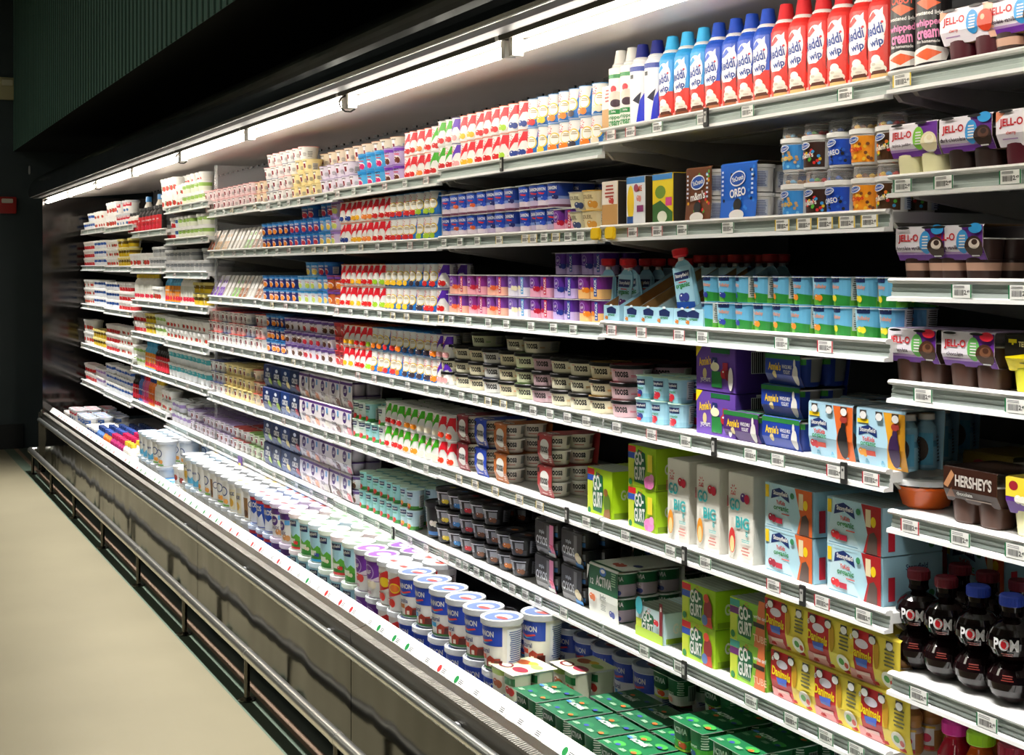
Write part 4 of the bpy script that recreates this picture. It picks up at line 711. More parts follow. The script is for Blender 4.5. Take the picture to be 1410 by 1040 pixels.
JU = [juice('red tea bottle with magenta cap', 'a0182c', 'd02a90'), juice('amber tea bottle with lime cap', 'b0480c', '9cd020'), juice('red tea bottle with crimson cap', '7c1420', '9c1c34'), juice('orange tea bottle with lime cap', 'a8501c', '9cd020'), juice('amber tea bottle with yellow cap', 'b0700c', 'd8b818')]
def drinkb(look, body, capc, lab, name='drinkable_yogurt_bottle', h=17):
    g = G(); g.lathe([(2.9, 0), (3.2, .5), (3.2, h*.35), (2.7, h*.45), (3.1, h*.58), (2.9, h*.72), (1.7, h*.84), (1.7, h*.88)], body, 16); g.art([R(-4, 1, 4, h*.62, lab), FR(0, h*.2, 1.6, 'd83048'), T('yogurt', 0, h*.45, 1.4, 'W', 4)], fcone(3.2, 0, 3.1, h*.6), .9)
    c = G(); c.lathe([(1.95, h*.86), (2.0, h*.88), (1.9, h)], capc, 14)
    return Proto(name, 'yogurt bottle', look, 6.6, h, 6.4, g, [('cap', c)], rot=1)
DB = dict(w=drinkb('white yogurt bottle with yellow cap', 'efece4', 'e8c83c', 'd8d8cc'), r=drinkb('pink yogurt bottle with red cap', 'e0709c', 'd82c3c', 'd05890'), p=drinkb('plum yogurt bottle with pink cap', 'a82c68', 'd02860', '8c2c8c'), o=drinkb('orange yogurt bottle with blue cap', 'e88438', '3c5cb0', 'd86c2c'),
          b=drinkb('blue yogurt bottle with navy cap', '5c84c4', '24407c', '4868b0'), k=drinkb('black and red coffee bottle', '201c1c', '181818', 'c82830', h=16), y=drinkb('yellow necked creamer bottle with blue cap', 'd8d4c8', '3c8cd0', '6c7080', 'creamer_bottle', 25), s=drinkb('sky blue drink bottle with orange label', '5cb0dc', '4ca8d8', 'e8902c'))
def pouch(look, capc='c81c24', c2='34408c'):
    w, h = 7.4, 12.5; g = G()
    P_ = [(-1, 0.02, 3.0), (-.98, .45, 2.0), (-.95, .8, .5), (-.55, .95, .35), (-.28, 1.0, .3)]
    rings = []
    for f, z, t in P_:
        hw = w/2*(-f); rings.append([(hw*cos(a)*1.0, t*.5*sin(a), z*h) for a in [2*pi*i/16 for i in range(16)]])
    for j in range(4): g.add(rings[j]+rings[j+1], [(i, (i+1) % 16, 16+(i+1) % 16, 16+i) for i in range(16)], '8cc4dc', True)
    fn = lambda u, v, o: (u, -(3.0*.5*(1-v/h)*.75+.3)*math.sqrt(max(0, 1-(u/(w/2))**2))-o-.12, v)
    g.art([R(-3.0, .8, 3.0, 11, 'a0d0e4'), R(-2.6, 7.8, 2.4, 9.8, '1c2c5c'), T('Stonyfield', -.1, 8.8, 1.1, 'W', 4.4), T('organic', -.1, 6.4, 1.5, '2f8a44', 4.6, 0, .03), L(0, 7.3, 3, .5, 1, 'd84040'), FR(0, 3.8, 1.3, c2), P([(-3, .9), (3, .9), (3, 2.2), (-3, 3.0)], '1d4a9c')], fn, .8)
    sp = G(); sp.lathe([(.8, 12.3), (.7, 13.4)], 'f0f0f0', 12)
    c = G(); c.lathe([(1.2, 13.1), (1.9, 13.5), (2.0, 14.9), (1.8, 15.2)], M(capc, .3), 12)
    return Proto('fruit_pouch', 'yogurt pouch', look, 7.6, 15.2, 4.5, g, [('spout', sp), ('cap', c)])
PU = [pouch('light blue yogurt pouch with red cap'), pouch('light blue yogurt pouch with plum picture', c2='5c2c6c')]
def tray_carton():
    w, h, d = 7.8, 5.4, 18; g = G()
    g.box(-w/2, -d/2, 0, w/2, -d/2+.15, h-1, 'a8d4e6'); g.box(-w/2, -d/2, 0, w/2, d/2, .15, 'b08a58'); g.box(-w/2, d/2-.15, 0, w/2, d/2, 14, 'a8d4e6')
    for sx in (-1, 1):
        x = sx*w/2; v = [(x, -d/2, 0), (x, d/2, 0), (x, d/2, 14), (x, -d/2, h-1)]; v2 = [(x-sx*.12, b, c) for a, b, c in v]
        g.add(v, [(0, 1, 2, 3)], 'a8d4e6'); g.add(v2, [(3, 2, 1, 0)], '9a7444')
    g.art([P([(-2.4, 3.6), (0, 4.2), (2.4, 3.5), (2.2, 2.3), (-2.2, 2.4)], '1c2c5c'), T('organic', 0, 1.9, .9, '2f8a44', 3.4), FR(-2.4, 1.3, .6, 'c8782c'), E(0, h-1, .7, .3, 'e8f0f4')], ffront(-d/2))
    return Proto('pouch_display_tray', 'display tray', 'light blue card display tray', w, 5, d, g)
TRY = tray_carton()
def slant(look, c, c2):
    w, h, d = 4.6, 11, 9; g = G()
    g.add([(-w/2, -d/2, 0), (w/2, -d/2, 0), (w/2, -d/2+5, h), (-w/2, -d/2+5, h), (-w/2, d/2, 0), (w/2, d/2, 0), (w/2, d/2, h-1), (-w/2, d/2, h-1)], [(0, 1, 2, 3), (1, 5, 6, 2), (4, 0, 3, 7), (3, 2, 6, 7)], 'e4e0da')
    g.art([R(-w/2, .2, w/2, 11.6, c2), R(-w/2, .2, w/2, 5.4, c), FR(0, 8.6, 1.2, c), L(0, 3, 3, 2, 3, 'W')], lambda u, v, o: (u, -d/2+v*5/12.1-o, v*h/12.1+o*.4))
    return Proto('topping_yogurt_carton', 'yogurt carton', look, w+.2, h, d, g)
SL = [slant('slanted carton with orange foot', 'd8642c', 'efe0cc'), slant('slanted carton with tan foot', 'd0a878', 'ece4dc'), slant('slanted carton with white foot', 'd8d4cc', 'f0ece8'), slant('slanted carton with green foot', '84b85c', 'ece8e0'), slant('slanted carton with violet foot', '7c4cb0', 'e4dcec'), slant('slanted carton with brown foot', 'a0643c', 'ecdccc')]
def ylw_box(look, c, front, w=10, h=12.5, d=8):
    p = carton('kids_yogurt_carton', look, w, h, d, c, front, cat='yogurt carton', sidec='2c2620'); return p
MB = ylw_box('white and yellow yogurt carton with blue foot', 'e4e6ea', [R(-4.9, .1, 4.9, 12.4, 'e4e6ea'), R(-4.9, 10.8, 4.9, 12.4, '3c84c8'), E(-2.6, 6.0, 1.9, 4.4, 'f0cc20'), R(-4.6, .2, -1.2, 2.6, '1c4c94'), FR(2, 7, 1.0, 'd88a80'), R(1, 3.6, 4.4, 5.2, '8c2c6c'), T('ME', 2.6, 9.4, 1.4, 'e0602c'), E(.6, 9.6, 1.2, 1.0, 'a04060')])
BC = ylw_box('tall tan yogurt carton with red print', 'e0d0b4', [R(-3.9, .1, 3.9, 6, 'c89a5c'), R(-3.9, 6, 3.9, 12, 'ece4d8'), L(0, 9.4, 5, 3.6, 4, 'b04030'), FR(1, 7, 1.0, 'c83c30')], 8, 12, 7)
def ycs(look, c, dots, word, w, back):
    h = 13; fr = [P([(-w/2, 0), (w/2, 0), (w/2-.3, h*.5), (w/2, h-.5), (-w/2, h-.5), (-w/2+.3, h*.5)], c)]
    rr = random.Random(len(look)*3)
    for i in range(18): fr.append(E(rr.uniform(-w/2+.6, w/2-.6), rr.uniform(1, h-1), .45, .4, rr.choice(dots), n=8))
    fr += [E(0, 9.4, 2.9, 1.7, 'e8ecf4', 8), E(0, 9.4, 2.6, 1.4, '1c50b0', 8), T('YoCrunch', 0, 9.4, 1.1, 'W', 4.4, 8, .03), T(word, 0, 6.3, 1.9, 'W', 6, 6, .1), E(0, 3.6, 1.5, 1.4, '1c1a1c'), E(0, 1.3, 2.8, 1.2, 'e4e0dc'), L(-w/2+1.2, 8.5, .9, 6, 6, 'd0dcf0'), L(w/2-1.2, 8.5, .9, 6, 6, 'd0dcf0')]
    k = G(); k.lathe([(2.7, 0), (3.0, 5.2), (3.3, 5.3), (3.3, 6.0)], 'e0e0e0', 18); k.art(NP(2.6, 2.8, 3.4, 3.6, 'ccd4e6', '5c6c9c', 9), fcone(2.7, 0, 3.0, 5.2), .8)
    return sleeve('candy_yogurt_four_pack', look, w, h, 13.5, fr, None, grid4(k, w*.47, 6.7, (0, 6.3)), c, 'b8a88c', 'yogurt multipack', zf=0, foot=False, pull=-.6)
YS = [ycs('brown candy yogurt four pack sleeve', '6a3a1c', ['f0b020', '3ca0e0', 'd83030', '58b040'], "m&m's", 10.5, 0), ycs('blue cookie yogurt four pack sleeve', '1c64cc', ['14204c', '2c84e0'], 'OREO', 13.6, 0)]
YSY = ylw_box('yellow yogurt carton with green picture', 'e8cc20', [R(-4.9, .1, 4.9, 12.4, 'ecd020'), P([(-4.9, 0), (4.9, 0), (4.9, 3), (-1, 6), (-4.9, 5)], '3c6c34'), E(-1, 8, 2.6, 1.6, '6c8c2c'), R(1.6, 4.6, 4.6, 6.6, 'd8488c'), R(-4.9, 11, 4.9, 12.4, '3c84c8'), E(0, 2, 2.4, 1.4, 'e0e4d0')])
def bowl():
    g = G(); g.lathe([(3.6, 0), (4.4, .5), (5.4, 3.6), (5.9, 4.2)], M('c8581c', .12), 26)
    t = G(); rr = random.Random(3)
    for i in range(14):
        x, y = rr.uniform(-3.4, 3.4), rr.uniform(-3.4, 3.4); t.lathe([(.2, 3.9), (.9, 4.1), (1.0, 4.7), (.3, 5.0)], rr.choice(['e89030', 'd86a20', 'a8400c']), 8, x, y)
    k = G(); k.lathe([(5.9, 4.6), (6.5, 4.6), (6.5, 5.6), (6.2, 5.9), (5.2, 5.9), (5.1, 5.6)], M('dfe2e2', .2), 26); k.art([E(0, 0, 4.6, 4.6, 'c8d2d6', n=20), E(-1, .6, 2.2, 1.2, 'f0f2f2'), L(1.4, -1, 4, 1.6, 3, '8c989c')], ftop(5.6))
    return Proto('fruit_bowl', 'fruit bowl', 'clear bowl of orange fruit with frosted lid', 13, 5.9, 13, g, [('lid', k), ('fruit', t)], rot=1)
FB = bowl()
EGGY = sleeve('dessert_cup_pack', 'tan card pack of round cream dessert cups', 12.6, 10, 12.6, [R(-6.3, 0, 6.3, 9.5, '6c5c1c'), T('rice', 0, 5, 2, 'd8c870'), E(-2, 7.8, 1.6, .9, '7c2430')], None, grid4(smallcup(4.4, 4.9, 7.8, 'e2dfc4', 'ece8d0', sq=0, seg=20), 9.8, 6.2, (.8,), 1, 1), '6c5c1c', 'a08850', 'dessert pack', zf=0, pull=.6)
# ---------------------------------------------------------------- the place
def S(): return G(1)
FL = M('746e59', .42, 0, 'noise'); 
g = S(); 
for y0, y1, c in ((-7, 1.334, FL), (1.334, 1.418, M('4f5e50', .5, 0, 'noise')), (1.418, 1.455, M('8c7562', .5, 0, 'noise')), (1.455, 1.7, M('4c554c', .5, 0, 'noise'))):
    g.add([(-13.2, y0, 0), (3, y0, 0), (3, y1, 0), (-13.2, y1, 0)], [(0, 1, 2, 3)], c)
tag(link('floor', g.mesh('floor')), kind='structure')
DARK = M('364246', .6, 0, 'noise')
def struct(name, g): return tag(link(name, g.mesh(name)), kind='structure')
struct('wall_far', S().box(-13.35, -7, 0, -13.2, 3, 4.4, DARK))
struct('wall_back', S().box(-13.2, 2.95, 0, 3, 3.05, 4.4, DARK))
struct('wall_opposite', S().box(-13.2, -7.1, 0, 3, -7, 4.4, M('8c8e84', .7)))
struct('baseboard_far', S().box(-13.2, -7, 0, -13.17, 1.5, .22, M('171c1e', .5)))
struct('ceiling', S().box(-13.35, -7, 4.3, 3, 3, 4.4, M('a4a49c', .8)))
GRN = M('629082', .6, 0, 'rib', sc=9, st=.8, bd=.02)
g = S(); g.add([(-13.2, 1.418, 2.69), (3, 1.418, 2.69), (3, 1.418, 4.3), (-13.2, 1.418, 4.3)], [(0, 1, 2, 3)], GRN)
g.add([(-13.2, 1.42, 2.69), (3, 1.42, 2.69), (3, 2.95, 2.69), (-13.2, 2.95, 2.69)], [(3, 2, 1, 0)], M('141716', .8))
for i in range(150):
    x = -13.1+i*.105; g.box(x, 1.410, 2.69, x+.012, 1.418, 4.3, M('4a6a60', .6))
struct('ceiling_soffit', g)
# luminaires that carry the aisle lights
for k in range(6):
    t = link('ceiling_luminaire', S().box(-.62, -.17, 4.07, .62, .17, 4.3, 'd8d8d8').mesh('housing'), loc=(1.0-2.7*k, -1.7, 0))
    tag(t, f'long ceiling luminaire over the aisle, {ORD[k]} from near end', 'ceiling light', 'aisle luminaires')
    t = link('ceiling_luminaire', t.data, loc=(1.0-2.7*k, -4.9, 0)); tag(t, f'long ceiling luminaire over the next aisle, {ORD[k]} from near end', 'ceiling light', 'next aisle luminaires')
# alarm boxes on the far wall
def wallbox(name, label, cat, Y, z, w, h, body, front):
    r = link(name, S().box(0, -w/2, -h/2, .05, w/2, h/2, body, .006).mesh(name), loc=(-13.2, Y, z)); tag(r, label, cat)
    link('lens', S().box(.05, -w*.3, h*.12, .07, w*.3, h*.38, front, .004).mesh('lens'), r)
wallbox('fire_alarm', 'red fire alarm box with clear strobe on dark wall', 'fire alarm', px(0, 1)*0+1.36, 2.2, .16, .15, 'b02018', 'e8dccc')
wallbox('emergency_light', 'beige emergency light box high on dark wall', 'emergency light', 1.36, 3.25, .15, .20, 'b8b088', 'd8d4b8')
# ---------------------------------------------------------------- the refrigerated case
XE = 11.53; XN = .6
case = link('display_case', None, None); tag(case, 'long open refrigerated dairy case with dark steel front', 'display case')
STEEL = M('35362f', .10, 1.0, 'wave', st=.55, bd=.02); ALU = M('5c5a54', .5, 1.0, 'rib', sc=26, dist=3.5, st=.7, bd=.004)
CH = dict(CH) if False else CH
seams = [XN, 2.05, 4.15, 6.23, 8.34, 10.4, XE]
MIR = M('b4aea4', .12, 1.0); DBR = M('4a463e', .35, .8)
for a, b in zip(seams, seams[1:]):
    link('front_panel', S().box(-b+.003, 1.457, .085, -a-.003, 1.475, .41, STEEL).mesh('front_panel'), case)
    link('ledge', S().ext([(1.457, .41), (1.455, .470), (1.460, .475), (1.486, .478), (1.509, .486), (1.512, .40), (1.475, .40)], -b+.002, -a-.002, [DBR, DBR, ALU, MIR, MIR, DBR, DBR]).mesh('ledge'), case)
link('toe_kick', S().box(-XE, 1.56, 0, -XN, 1.58, .10, '1c1c1a').mesh('toe_kick'), case)
hr = link('handrail', S().tube((-XE+.02, 1.432, .424), (-XN, 1.432, .424), .0165, M('dde0dc', .3, 1.0), 16).mesh('handrail'), case)
for X in [1.2+1.05*i for i in range(10)]: link('bracket', S().box(-X-.012, 1.432, .416, -X+.012, 1.458, .432, 'GR').mesh('bracket'), hr)
link('price_rail', S().ext([(1.503, .474), (1.509, .478), (1.530, .508), (1.536, .516), (1.545, .514), (1.545, .42), (1.52, .42)], -XE, -XN, M('f2f2f0', .3)).mesh('price_rail'), case)
link('rail_lip', S().ext([(1.499, .470), (1.499, .480), (1.506, .482), (1.508, .474)], -XE, -XN, M('d8c8b4', .2)).mesh('rail_lip'), case)
link('deck', S().box(-XE, 1.545, .38, -XN, 2.33, .395, M('c8ccd0', .4)).mesh('deck'), case)
link('back_panel', S().box(-XE, 2.33, .35, -XN, 2.36, 2.3, M('3c3e42', .45)).mesh('back_panel'), case)
CEILW = M('eee4de', .3, 0, 'noise')
g = S().ext([(1.55, 2.185), (2.33, 2.255), (2.33, 2.30), (1.55, 2.30)], -XE, -XN, CEILW)
link('inner_ceiling', g.mesh('inner_ceiling'), case)
g = S()
for i in range(90):
    X = XN+.3+i*.12
    if X < XE-.2: g.box(-X-.045, 2.302-.045, 2.236, -X, 2.31-.045, 2.246, 'K')
link('air_grille', g.mesh('air_grille'), case)
cp = [(1.367, 2.190)]+[(1.62-.27*cos(radians(a)), 2.235+.175*sin(radians(a))) for a in range(-12, 91, 6)]+[(2.36, 2.42), (2.36, 2.30), (1.55, 2.30), (1.55, 2.20), (1.45, 2.20), (1.44, 2.185), (1.39, 2.182)]
BLK = M('07090a', .17, 0, 'wave', st=.3, bd=.03); BLK2 = M('1c1a17', .5)
g = S().ext(cp, -XE, -XN, [BLK]*19+[BLK]*3+[CEILW, BLK2, BLK2, BLK2], smooth=False)
link('canopy', g.mesh('canopy'), case)
link('canopy_trim', S().ext([(1.364, 2.189), (1.364, 2.192), (1.369, 2.192), (1.369, 2.189)], -XE, -XN, M('d8d8d4', .3, .6)).mesh('canopy_trim'), case)
g = S()
for X in [1.6+2.09*i for i in range(5)]: g.box(-X-.004, 1.344, 2.2, -X+.004, 1.62, 2.412, '1c1e1e')
for i, (X, r) in enumerate(((11.4, .03),)):
    t = S()
    for j in range(14): a, b = 2*pi*j/14, 2*pi*(j+1)/14; t.tube((-X+r*cos(a), 1.345, 2.40+r*sin(a)), (-X+r*cos(b), 1.345, 2.40+r*sin(b)), .006, 'GR', 6)
    link('lifting_ring', t.mesh('lifting_ring'), case)
MIRD = M('423f3d', .08, .95, 'wave', st=.05, bd=.01)
e = link('end_panel', S().box(-XE-.03, 1.46, .42, -XE, 2.36, 2.2, MIRD).mesh('end_panel'), case)
link('end_post', S().box(-XE-.06, 1.43, 0, -XE-.0, 1.50, .50, M('6a6862', .2, 1.0), .02).mesh('end_post'), case)
# lamps: tube things in the canopy, each with its reflector light
TUBEM = M('fff6e8', .3, 0, 'emit', s=TUBE)
WHT = M('6e6b64', .4)
xs = [XN+.05+i*1.21 for i in range(10)]
tp = None
for i, X in enumerate(xs):
    X1 = min(X+1.19, XE-.02); Lh = X1-X
    fx = link('fluorescent_lamp', S().ext([(1.447, 2.2), (1.452, 2.176), (1.465, 2.184), (1.52, 2.184), (1.535, 2.181), (1.548, 2.2)], -X1, -X, WHT).mesh('reflector'))
    tag(fx, f'white fluorescent lamp under case canopy, {ORD[i]} from near end', 'lamp', 'fluorescent lamps under the canopy')
    link('tube', S().tube((-X1+.02, 1.492, 2.158), (-X-.02, 1.492, 2.158), .0135, TUBEM, 14).mesh('tube'), fx)
    for xx in (X+.012, X1-.012): link('lamp_holder', S().box(-xx-.01, 1.478, 2.14, -xx+.01, 1.508, 2.183, 'e0ded8').mesh('lamp_holder'), fx)
    if i % 2 == 1:
        t = S(); c0 = (-X, 1.492, 2.158); r = .03; pts = [(c0[0], c0[1]+r*cos(a), c0[2]+r*sin(a)*.9) for a in [2*pi*j/10 for j in range(11)]]
        for a, b in zip(pts, pts[1:]): t.tube(a, b, .003, '26241f', 6)
        t.box(-X-.012, 1.484, 2.183, -X+.012, 1.5, 2.2, '4a463e'); link('wire_guard', t.mesh('wire_guard'), fx)
    l = bpy.data.lights.new('lamp_light', 'AREA'); l.shape = 'RECTANGLE'; l.size = Lh-.06; l.size_y = .05; l.energy = LAMP; l.color = (1, .965, .93); l.spread = radians(78)
    lo = link('lamp_light', l, fx, (-(X+X1)/2, 1.492, 2.138)); lo.rotation_euler = (radians(-8), 0, 0)
# bumper rail
br = link('bumper_rail', None); tag(br, 'low polished steel bumper rail on posts along case', 'rail')
POL = M('e0dfd8', .3, 1.0); PX = [11.46, 10.4, 9.32, 8.24, 7.18, 6.13, 5.09, 4.05, 3.0, 1.95]
ends = [11.62]+PX[1:]+[.9]
for a, b in zip(ends, ends[1:]):
    s_ = link('rail', S().tube((-a+.003, 1.376, .176), (-b-.003, 1.376, .176), .0215, POL, 18).mesh('rail'), br)
    link('sleeve', S().tube((-b-.02, 1.376, .176), (-b+.02, 1.376, .176), .0228, POL, 18).mesh('sleeve'), s_)
link('rail_return', S().tube((-11.61, 1.376, .176), (-11.61, 1.46, .176), .0215, POL, 16).mesh('rail_return'), br)
pm = S().tube((0, 1.376, .008), (0, 1.376, .16), .011, M('5a5850', .25, 1.0), 12).mesh('post'); fm = S().lathe([(.034, 0), (.034, .006), (.014, .012)], M('5a5850', .25, 1.0), 18, 0, 1.376).mesh('flange')
for X in PX: p_ = link('post', pm, br, (-X, 0, 0)); link('flange', fm, p_)
# clear dividers
dv = link('case_divider', S().box(-7.262, 1.80, .46, -7.254, 2.32, 2.17, M('e8e8ea', .12, 0, 'clear', amt=.10)).mesh('case_divider')); tag(dv, 'clear plastic divider panel standing between the case sections', 'divider')
link('edge_strip', S().box(-7.266, 1.79, .46, -7.25, 1.80, 2.17, M('d8dadc', .2, 0, 'clear', amt=.3)).mesh('edge_strip'), dv)
sg = link('shelf_flag', S().box(-.035, 0, -.05, .035, .003, .05, '5c2c8c').mesh('shelf_flag'), loc=(-6.55, 1.735, .665)); tag(sg, 'purple shelf flag with yellow square below price lip', 'sign')
link('yellow_square', S().box(-.018, -.001, -.03, .018, 0, .02, 'f0d020').mesh('yellow_square'), sg)

# shelves
SECT = [(.95, 1.993), (1.997, 3.068), (3.072, 4.128), (4.132, 5.178), (5.182, 6.218), (6.222, 7.245), (7.272, 8.318), (8.322, 9.368), (9.372, 10.41), (10.414, 11.48)]
LEV = [[1.984, 1.792, 1.601, 1.413, 1.173, .873, .62], [1.977, 1.730, 1.487, 1.245, .982, .720], [1.945, 1.726, 1.480, 1.245, .984, .720], [1.934, 1.721, 1.477, 1.243, .980, .718], [1.927, 1.721, 1.480, 1.244, .978, .722],
       [1.932, 1.721, 1.484, 1.242, .976, .724], [1.990, 1.802, 1.610, 1.423, 1.207, .989, .722], [1.868, 1.636, 1.423, 1.213, .988, .761], [1.925, 1.645, 1.340, 1.030, .738], [1.938, 1.652, 1.350, 1.035, .745]]
SN = ['pudding', 'whipped cream', 'swoosh cup', 'flip cup', 'greek cup', 'slanted carton', 'white cup', 'creamer', 'dairy tub', 'far tub']
WSH = M('d9dad8', .35); CHN = M('a9b5b0', .35); UND = M('b0aea8', .5)
shm = {}
for s_, (a, b) in enumerate(SECT):
    for k, z in enumerate(LEV[s_]):
        key = round(b-a, 3)
        if key not in shm:
            w_ = b-a; hh = w_/2
            bd = S().box(-hh, 1.762, -.026, hh, 2.29, -.006, WSH); bd.box(-hh+.05, 1.80, -.029, hh-.05, 1.83, -.026, UND); bd.box(-hh+.05, 2.0, -.029, hh-.05, 2.03, -.026, UND)
            lip = [(1.764, -.002), (1.757, 0), (1.748, -.001), (1.745, -.005), (1.747, -.009), (1.757, -.011), (1.7575, -.018), (1.755, -.019), (1.7565, -.026), (1.754, -.027), (1.7545, -.034), (1.743, -.036), (1.742, -.043), (1.764, -.043)]
            lc = [WSH]*5+[CHN]*5+[WSH]*4
            lm = S().ext(lip, -hh+.001, hh-.001, lc)
            bk = S().add([(x, y, zz) for x in (-.006, .006) for y, zz in ((1.78, -.026), (2.32, -.026), (2.32, -.10), (2.2, -.10), (1.80, -.045))], [(0, 1, 2, 3, 4), (9, 8, 7, 6, 5), (4, 3, 8, 9), (3, 2, 7, 8), (0, 4, 9, 5)], UND) 
            bk = G(1); bk.add([(x, y, zz) for x in (-.006, .006) for y, zz in ((1.78, -.026), (2.32, -.026), (2.32, -.10), (2.2, -.10), (1.80, -.045))], [(0, 1, 2, 3, 4), (9, 8, 7, 6, 5), (4, 3, 8, 9), (3, 2, 7, 8), (0, 4, 9, 5)], UND)
            shm[key] = (bd.mesh('shelf'), lm.mesh('price_lip'), bk.mesh('bracket'), hh)
        bd, lm, bk, hh = shm[key]
        o = link('shelf', bd, None, (-(a+b)/2, 0, z)); tag(o, f'white steel shelf in the {SN[s_]} section, {ORD[k]} from top', 'shelf', f'shelves of the {SN[s_]} section')
        link('price_lip', lm, o)
        for sx in (-1, 1): link('bracket', bk, o, (sx*(hh-.02), 0, 0))

# price tags
TG_ = {}
def price_tag(px_, s_, k, c, z=None, w=4.8, Y=1.7435, tilt=0):
    if (c, w) not in TG_:
        g = G(); h = 2.3
        g.box(-w/2, -.05, -h/2, w/2, 0, h/2, 'f0f0ec'); cc = dict(g='1d7a4a', r='c02030', y='e8c81c', b='1c2c50')[c]
        g.art([R(-w/2, -h/2, -w/2+.3, h/2, cc), R(w/2-.3, -h/2, w/2, h/2, cc), L(-.5, .75, 2.8, .5, 2, '777777')], ffront(-.05), base=.01)
        r_ = random.Random(4); x = -1.7
        b = []
        while x < .5: ww = r_.choice([.08, .14]); b.append(R(x, -.75, x+ww, .25, '2c2c2c')); x += ww+.09
        b += [T('2.', 1.0, -.2, .8, 'K'), T('49', 1.6, -.05, .5, 'K')]
        g.art(b, ffront(-.05), lay=0.001, base=.02); TG_[(c, w)] = g.mesh('price_tag')
    return link('price_tag', TG_[(c, w)], None, (-px_, Y, z if z is not None else LEV[s_][k]-.0225))
TL_ = [(0, 0, '1243y'), (0, 1, '1244g 1300g 1392g'), (0, 2, '1325g 1405g'), (0, 3, '1272g 1400g'), (0, 4, '1254r 1323g 1400g'), (0, 5, '1266g 1360g'),
       (1, 0, '842r 869r 906g 968g 1030g 1165g'), (1, 1, '872r 906r 940g 1003g 1078y 1108y 1137y 1167y 1198y'), (1, 2, '843r 884r 936r 968g 1077g 1137r'), (1, 3, '850b 898r 945g 1034g 1072g 1150r 1200r'), (1, 4, '862g 924g 972g 1066r 1133r 1190g'), (1, 5, '888g 936g 1035g 1090g 1138g 1180g'),
       (2, 1, '612g 634g 658g 688y 724y 735y 750g 766y 783g 800g'), (2, 2, '608y 622g 646g 673g 698g 732g 763g 790g'), (2, 3, '616g 636g 655g 673y 694y 714g 735b 758g 782b 808b'), (2, 4, '633y 655y 683y 716y 744y 808g'), (2, 5, '615g 632g 642g 657g 672g 688g 706g 724g 742g 777g')]
tags = []
for s_, k, t in TL_:
    for q in t.split(): tags.append((s_, k, px(int(q[:-1]), 1.745), q[-1]))
rr = random.Random(11)
for s_ in range(3, 10):
    a, b = SECT[s_]; dx = {3: .16, 4: .17, 5: .2}.get(s_, .3)
    for k in range(len(LEV[s_])):
        X = a+.09
        while X < b-.04: tags.append((s_, k, X, rr.choice('gggrybg'))); X += dx*rr.uniform(.8, 1.25)
tags.sort(key=lambda t: (t[0], t[1], t[2])); cnt = {}
for s_, k, X, c in tags:
    X = max(X, SECT[s_][0]+.028); X = min(X, SECT[s_][1]-.028)
    o = price_tag(X, s_, k, c); i = cnt.get((s_, k), 0); cnt[(s_, k)] = i+1
    tag(o, f"white price tag with {dict(g='green', r='red', y='yellow', b='navy')[c]} edges, {ordn(i)} from near end, {SN[s_]} section, {ORD[k]} shelf down", 'price tag', f'price tags in the {SN[s_]} section')
# tags standing in the clear rail of the bottom tray
rg = {}
for i in range(78):
    X = 1.75+i*.122+rr.uniform(-.03, .03); c = rr.choice('grwgrw')
    if c not in rg:
        g = G(); g.lathe([(1.1, 0), (1.1, .12)], {'g': '1d7a3c', 'r': 'c03030', 'w': 'dcdcd8'}[c], 14); rg[c] = g.mesh('rail_tag')
        g = G(); g.box(.4, -1.1, 0, 5.6, 1.1, .07, 'f4f4f2'); g.art([L(3, 0, 3.4, 1.4, 3, '3c3c3c')], ftop(.07), base=.01); rg[c+'k'] = g.mesh('card')
    o = link('rail_tag', rg[c], None, (-X, 1.5185, .4945)); o.rotation_euler = (radians(54), 0, 0); link('card', rg[c+'k'], o)
    tag(o, f"{dict(g='green', r='red', w='white')[c]} round-edged tag on bottom tray price rail, {ordn(i) if i < 39 else ''} from near end", 'price tag', 'tags on the bottom tray rail')
    if i >= 39: o['label'] = f"{dict(g='green', r='red', w='white')[c]} round-edged tag on tray price rail, {ordn(77-i)} from mirrored end panel"
# small clips on the lips
g = G(); g.box(-.9, -.5, -2.2, .9, 0, 2.0, '2c2c2c', .1); g.art([R(-.5, -1.2, .5, 1.2, 'b8b8b4'), E(0, .5, .3, .3, '3c3c3c')], ffront(-.5)); cm = g.mesh('metal_clip')
for s_, k, x_, lab in ((1, 0, 975, 'below royal blue cans'), (2, 0, 693, 'below swoosh cups'), (1, 3, 986, 'below purple boxes'), (1, 3, 1165, 'below smoothie six packs'), (2, 4, 783, 'above boxed twelve pack'), (1, 4, 945, 'below tall white boxes'), (1, 4, 1108, 'below organic tube boxes'), (1, 5, 945, 'below green tube boxes'), (3, 5, 543, 'below green organic cups')):
    tag(link('metal_clip', cm, None, (-px(x_, 1.745), 1.742, LEV[s_][k]-.02)), f'small dark metal clip on shelf lip {lab}', 'clip')
g = G(); g.box(-2.2, -.9, -1.8, 2.2, .2, 1.3, 'ecc41c', .35); ym = g.mesh('yellow_clip')
for x_, lab in ((823, 'nearer the swoosh cups'), (843, 'nearer the whipped cream')):
    tag(link('yellow_clip', ym, None, (-px(x_, 1.74), 1.738, 1.728-.018)), f'bright yellow plastic clip on shelf lip, {lab}', 'clip')
# ---------------------------------------------------------------- stock on the shelves
D = -.006
def z_(s, k): return LEV[s][k]+D
def rn(s, k, *a, **kw): run(z_(s, k), *a, **kw)
